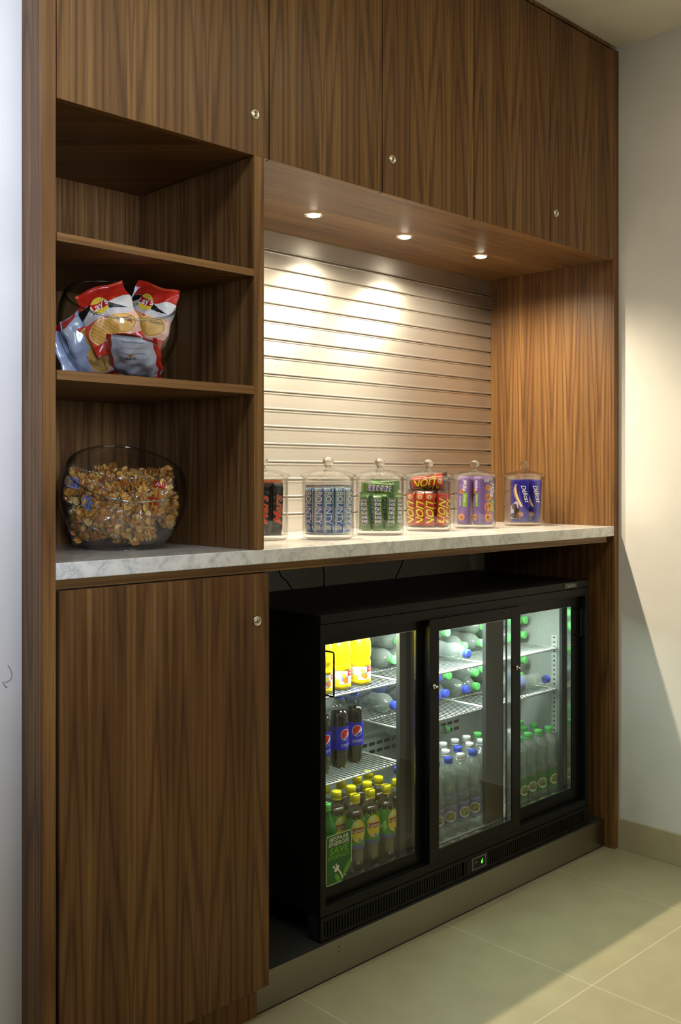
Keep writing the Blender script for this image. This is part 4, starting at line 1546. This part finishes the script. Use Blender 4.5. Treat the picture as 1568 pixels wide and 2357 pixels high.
def choc_deco(m, f, s):
    FX = lambda dd: (lambda u, v_: f(u, v_, dd))
    m.area(FX(.0005), -.033, -.006, lambda u: .012, lambda u: .060 + .020 * sin((u + .033) * 60), C(175, 180, 215, .35), 10, 4)
    # pale swoosh
    sw = lambda c0: (lambda v_: c0 - .019 * cos((v_ - .070) / .075 * 2.3 - .5))
    for off, wd, col in ((.0, .0085, C(225, 190, 130, .35)), (-.004, .0035, C(200, 170, 190, .35))):
        m.grid(lambda a, b, off=off, wd=wd: f(-.012 + off + .020 * (1 - b) ** 1.2 - .012 * sin(b * 3.0) + (a - .5) * wd * (0.4 + 1.2 * sin(pi * min(1, b + .08))), .058 + b * .085, .0010), 3, 22, col)
    m.text(FX(.0014), "Délicat", .023, .018, .108, C(215, 215, 220, .35), rot=-1.30, bold=.004, shear=.35)
    for i, (u, v_, ru, rv) in enumerate([(-.020, .058, .010, .012), (-.010, .040, .012, .014), (-.022, .024, .010, .012), (.002, .030, .009, .012), (-.006, .018, .012, .007)]):
        m.disc(FX(.0009 + i * .0002), u, v_, ru, rv, C(*[(70, 42, 30), (48, 28, 22), (60, 38, 28), (150, 100, 75), (95, 60, 45)][i], .3), 18, 3, rot=.5 * i)


k_choc = soft_box(.068, .030, .160, DBL, 'chocolate_pack', 'chocolate pack', choc_deco, sq=.2)
put_bar(k_choc, 'choc', -.018, -.020, .10, .01, 'dark blue chocolate pack in front on the left in its jar', 'dark blue chocolate packs')
put_bar(k_choc, 'choc', .024, .022, -.12, .05, 'dark blue chocolate pack behind on the right in its jar', 'dark blue chocolate packs')

# ---------------------------------------------------------------- glass bowls on the shelves
def bowl(name, loc, RH, RV, CZ, Z0, A, B, rb, label):
    t = thing(name, label, 'bowl', loc, (0, 0, -YAW), 'slant-rimmed glass bowls')
    n, k = 72, 40

    def pt(th, ph, off):
        r = (RH - off) * sin(ph)
        return (r * cos(th), r * sin(th), CZ - (RV - off) * cos(ph))

    def ph_rim(th, off):
        lo, hi = .2, pi - .05
        for _ in range(40):
            md = (lo + hi) / 2
            x, y, z = pt(th, md, off)
            if z < Z0 + A * x + B * y:
                lo = md
            else:
                hi = md
        return lo
    m = MB()
    ph0 = math.asin(min(.99, rb / RH))
    for off, flip in ((0, False), (.0035, True)):
        m.grid(lambda a, b: pt(2 * pi * a, ph0 + (ph_rim(2 * pi * a, off) - ph0) * b, off), n, k, M['bowl'], flip=flip)
    rim = [Vector(pt(2 * pi * i / n, ph_rim(2 * pi * i / n, .0018), .0018)) for i in range(n)]
    m.tube(rim + [rim[0], rim[1]], .0029, M['rim'], 8, cap=False)
    zb = CZ - RV * cos(ph0)
    m.lathe([(0.0, 0.0), (rb * .86, 0.0), (rb * .97, .002), (rb * 1.0, .006), (rb * .965, zb * .6), (rb, zb), (rb * .96, zb + .004), (rb * .7, zb + .005), (0, zb + .006)], M['rim'], 64)
    m.build('glass', t, local=True)
    return t


BL = (-0.247, 0.285, ZW + .0004)
bowl('snack_bowl', BL, .161, .165, .140, .208, -.26, .48, .082, 'large slant-rimmed glass bowl of cracker bags on the marble, lower left')
BU = (-0.352, 0.140, 1.6079)
bowl('crisp_bowl', BU, .1420, .150, .138, .205, -.24, .50, .060, 'slant-rimmed glass bowl of red crisp bags on the middle shelf')


def pillow(W, H, D, seed, wr=.0035):
    rnd = random.Random(seed)
    ph = [rnd.uniform(0, 6.28) for _ in range(6)]

    def f(u, v_, side=-1, dd=0.0):
        x = (u - .5) * W
        z = (v_ - .5) * H
        e = max(0, min(u, 1 - u, 1)) * 2
        g_ = max(0, min(v_ - .05, .95 - v_)) * 2 / .9
        th = D / 2 * (max(0, e) ** .5) * (max(0, g_) ** .5)
        wrk = wr * (sin(9 * u + 5 * v_ + ph[0]) * sin(7 * v_ - 4 * u + ph[1]) + .6 * sin(19 * u - 11 * v_ + ph[2]) * sin(13 * v_ + ph[3]))
        edge = min(1, 4 * min(u, 1 - u, v_, 1 - v_) + .15)
        pinch = 1 - .10 * (1 - min(1, g_ * 2)) - .03 * sin(20 * v_ + ph[4])
        bend = .004 * sin(5 * u + ph[5]) * (1 - g_)
        return Vector((x * pinch, side * th + wrk * edge * (1 if side < 0 else .6) + side * dd + bend * side, z + .003 * sin(7 * u + ph[2])))
    return f


def crisp_bag(variant):
    t = thing('crisp_bag', 'x', 'crisp bag')
    f = pillow(.125, .155, .046, variant)
    red, dred, org = C(188, 44, 28, .22), C(150, 26, 20, .22), C(222, 80, 50, .22)
    wht, blk, chip, chip2, pale = C(215, 212, 205, .3), C(22, 20, 20, .3), C(205, 150, 60, .4), C(225, 178, 95, .4), C(225, 170, 150, .3)

    def mf(u, v_):
        if v_ > .74 + .03 * sin(u * 9):
            return red if v_ < .965 else org
        if v_ > .56 + .05 * sin(u * 3.1):
            a = math.atan2(v_ - .78, u - .40)
            return wht if int((a + 10) * 2.6) % 2 else blk
        if v_ > .50:
            return C(200, 195, 190, .3)
        if v_ > .17:
            d1 = ((u - .33) / .30) ** 2 + ((v_ - .30) / .19) ** 2
            d2 = ((u - .70) / .26) ** 2 + ((v_ - .36) / .17) ** 2
            if d1 < .86:
                return chip if ((u * 1.1 + v_) * 13) % 1 > .28 else chip2
            if d2 < .86:
                return chip2 if d2 < .6 else chip
            if d1 < 1 or d2 < 1:
                return C(235, 205, 150, .4)
            return pale if u > .6 else org
        return red if v_ > .04 else dred
    if variant == 5:
        white, grey = C(205, 208, 212, .25), C(150, 158, 170, .3)
        mf2 = lambda u, v_: (red if (u < .10 or u > .92) else (grey if (v_ * 40) % 4 < .8 and .3 < u < .75 and v_ > .55 else white))
        m = MB().grid(lambda a, b: f(a, b, -1), 60, 76, white, matf=mf2)
    elif variant == 6:
        sil = C(185, 200, 225, .2, metal=.3)
        m = MB().grid(lambda a, b: f(a, b, -1), 60, 76, sil, matf=lambda u, v_: sil if u < .8 else red)
    else:
        m = MB().grid(lambda a, b: f(a, b, -1), 110, 140, red, matf=mf)
    m.grid(lambda a, b: f(a, b, 1), 60, 76, red, matf=lambda u, v_: C(190, 200, 215, .25) if .15 < v_ < .9 else red, flip=True)
    m.build('bag', t, local=True)
    dm_ = MB()
    q = lambda dd: (lambda u, v_: f(.5 + u / .125, .5 + v_ / .155, -1, dd))
    if variant in (1, 2):
        dm_.disc(q(.0012), -.012, .030, .0215, .0205, C(230, 200, 60, .25), 30, 4)
        dm_.area(q(.0017), -.0205 - .012, .0205 - .012, lambda u: .0255 - .004 * cos((u + .012) * 70), lambda u: .0405 - .004 * cos((u + .012) * 70), C(190, 30, 28, .25), 14, 3)
        dm_.text(q(.0022), "Lay's", .0225, -.012, .0300, C(240, 238, 235, .3), bold=.016, rot=.22, shear=.1)
        dm_.text(q(.0016), 'STREEK\nPAPRIKA'.replace('STREEK\n', ''), .0080, .034, -.012, C(70, 30, 25, .4), rot=.05)
    elif variant == 5:
        dm_.text(q(.0012), 'MAX', .0120, -.004, .018, C(40, 36, 36, .4), bold=.01)
        dm_.disc(q(.0012), -.002, .030, .005, .005, C(190, 140, 70, .4), 12, 1)
    else:
        dm_.disc(q(.0012), .0, -.05, .006, .006, C(220, 215, 210, .3), 12, 1)
    dm_.build('print', t, local=True)
    return Kit(t)


def cam_rot(yaw_, pitch, roll):
    """bag facing the viewer, then rolled in the picture plane, tipped and turned"""
    return (Matrix.Rotation(-YAW + yaw_, 3, 'Z') @ Matrix.Rotation(pitch, 3, 'X') @ Matrix.Rotation(roll, 3, 'Y')).to_euler()


def at(base, xr, yd, z):
    return (base[0] + xr * RX + yd * DX, base[1] + xr * RY + yd * DY, base[2] + z)


kb1, kb2, kb5, kb6 = crisp_bag(1), crisp_bag(2), crisp_bag(5), crisp_bag(6)
g = 'crisp bags in the upper bowl'
kb1.put(at(BU, -.008, -.052, .142), cam_rot(.10, -.10, -.36), 'red paprika crisp bag with round logo, in front in the bowl, leaning left', g)
kb2.put(at(BU, .070, .018, .158), cam_rot(-.25, -.15, .28), 'red paprika crisp bag with round logo at the right, corner above the rim', g)
kb6.put(at(BU, -.098, .000, .068), cam_rot(1.0, -.15, -.30), 'pale silver crisp bag back against the left side of the bowl', g)
kb6.put(at(BU, -.062, -.018, .095), cam_rot(.95, .1, -.62), 'silver and red crisp bag between the left side and the front bag', g)
kb5.put(at(BU, .050, -.050, .052), cam_rot(-.15, 1.02, .20), 'crisp bag with white printed back lying at the bottom right of the bowl', g)
kb1.put(at(BU, -.020, -.030, .078), cam_rot(.1, .55, 1.35), 'red crisp bag folded under the front bag at the bottom', g)
kb2.put(at(BU, .030, .060, .090), cam_rot(-.2, -.1, .1), 'red crisp bag at the back of the bowl', g)
kb2.put(at(BU, -.050, .055, .085), cam_rot(.3, 0, -.5), 'red crisp bag at the back left of the bowl', g)


def cracker_bag(seed):
    t = thing('cracker_bag', 'x', 'snack bag')
    f = pillow(.135, .105, .062, seed + 30, .004)
    rnd = random.Random(seed)
    m = MB()
    cols = [C(226, 168, 70, .45), C(236, 186, 92, .45), C(205, 140, 52, .45), C(240, 204, 120, .45), C(190, 118, 42, .45)]
    for _ in range(330):
        u, v_ = rnd.uniform(.07, .93), rnd.uniform(.10, .90)
        a, b_ = f(u, v_, -1), f(u, v_, 1)
        k = rnd.choice([rnd.uniform(.04, .22), rnd.uniform(.78, .96), rnd.random()])
        c = a.lerp(b_, k)
        R = Matrix.Rotation(rnd.uniform(0, 3.14), 3, 'X') @ Matrix.Rotation(rnd.uniform(0, 3.14), 3, 'Y') @ Matrix.Rotation(rnd.uniform(0, 3.14), 3, 'Z')
        rr, tt = rnd.uniform(.0065, .0115), rnd.uniform(.0012, .0022)
        vs, n = [], 12
        vs.append(c + R @ Vector((0, 0, tt)))
        for i in range(n):
            q = 2 * pi * i / n
            wv = 1 + rnd.uniform(-.05, .05)
            vs.append(c + R @ Vector((rr * cos(q) * wv, rr * .82 * sin(q) * wv, rnd.uniform(-.001, .001))))
        vs.append(c - R @ Vector((0, 0, tt)))
        fs = [(0, 1 + i, 1 + (i + 1) % n) for i in range(n)] + [(n + 1, 1 + (i + 1) % n, 1 + i) for i in range(n)]
        m.add(vs, fs, rnd.choice(cols))
    o = m.build('crackers', t, local=True)
    o['kind'] = 'stuff'
    m = MB()
    m.grid(lambda a, b: f(a, b, -1), 40, 36, M['film'])
    m.grid(lambda a, b: f(a, b, 1), 40, 36, M['film'], flip=True)
    m.build('clear_bag', t, local=True)
    lb = MB()
    q = lambda dd: (lambda u, v_: f(.5 + u / .135, .5 + v_ / .105, -1, dd))
    if seed > 2:
        pass
    elif seed == 1:
        lb.area(q(.001), -.060, -.030, lambda u: -.016, lambda u: .016, C(165, 178, 222, .4), 6, 6)  # barcode label: the blue light falling on it is put into its colour
        for i in range(9):
            x = -.058 + i * .0032
            lb.area(q(.0018), x, x + (.0016 if i % 3 else .0009), lambda u: -.013, lambda u: .013, C(25, 30, 75, .4), 1, 5)
    else:
        red = C(190, 30, 22, .35)
        lb.area(q(.001), .020, .052, lambda u: .026, lambda u: .042, red, 6, 3)
        lb.text(q(.0018), 'AH', .014, .034, .034, C(235, 235, 230), bold=.02)
        for k in range(3):
            lb.area(q(.0012), .018 + k * .004, .050, lambda u, k=k: -.006 - .012 * k, lambda u, k=k: -.001 - .012 * k, red, 6, 1)
    if seed <= 2:
        lb.build('label', t, local=True)
    return Kit(t)


c1, c2, c3, c4 = [cracker_bag(i) for i in (1, 2, 3, 4)]
g = 'clear cracker bags in the lower bowl'
spec = [(c1, -.080, -.030, .150, .5, -.35, .35, 'on the left, barcode label in painted blue light'),
        (c1, -.028, -.078, .100, .12, -.05, .45, 'in front with a barcode label, left of centre'),
        (c2, .070, -.050, .135, -.35, -.15, .25, 'on the right with red print'),
        (c4, .015, -.058, .128, .05, -.2, -.20, 'in front, in the centre of the bowl'),
        (c3, -.030, .020, .170, .1, -.7, .10, 'on top at the back left'),
        (c4, .062, .020, .165, -.2, -.75, -.25, 'on top at the back right'),
        (c3, .030, -.060, .062, -.2, .4, 3.0, 'at the bottom right of the bowl'),
        (c4, -.062, -.045, .070, .5, .35, 2.9, 'at the bottom left of the bowl'),
        (c3, .0, .06, .10, 0, .1, .2, 'at the back, under the top ones'),
        (c4, .092, .02, .11, -.8, 0, .2, 'against the right side of the bowl')]
for k_, xr, yd, z, yw, pi_, ro, l in spec:
    k_.put(at(BL, xr, yd, z), cam_rot(yw, pi_, ro), 'clear bag of golden crackers %s' % l, g)

# nothing built above is left without its own place in the file
bpy.context.view_layer.update()
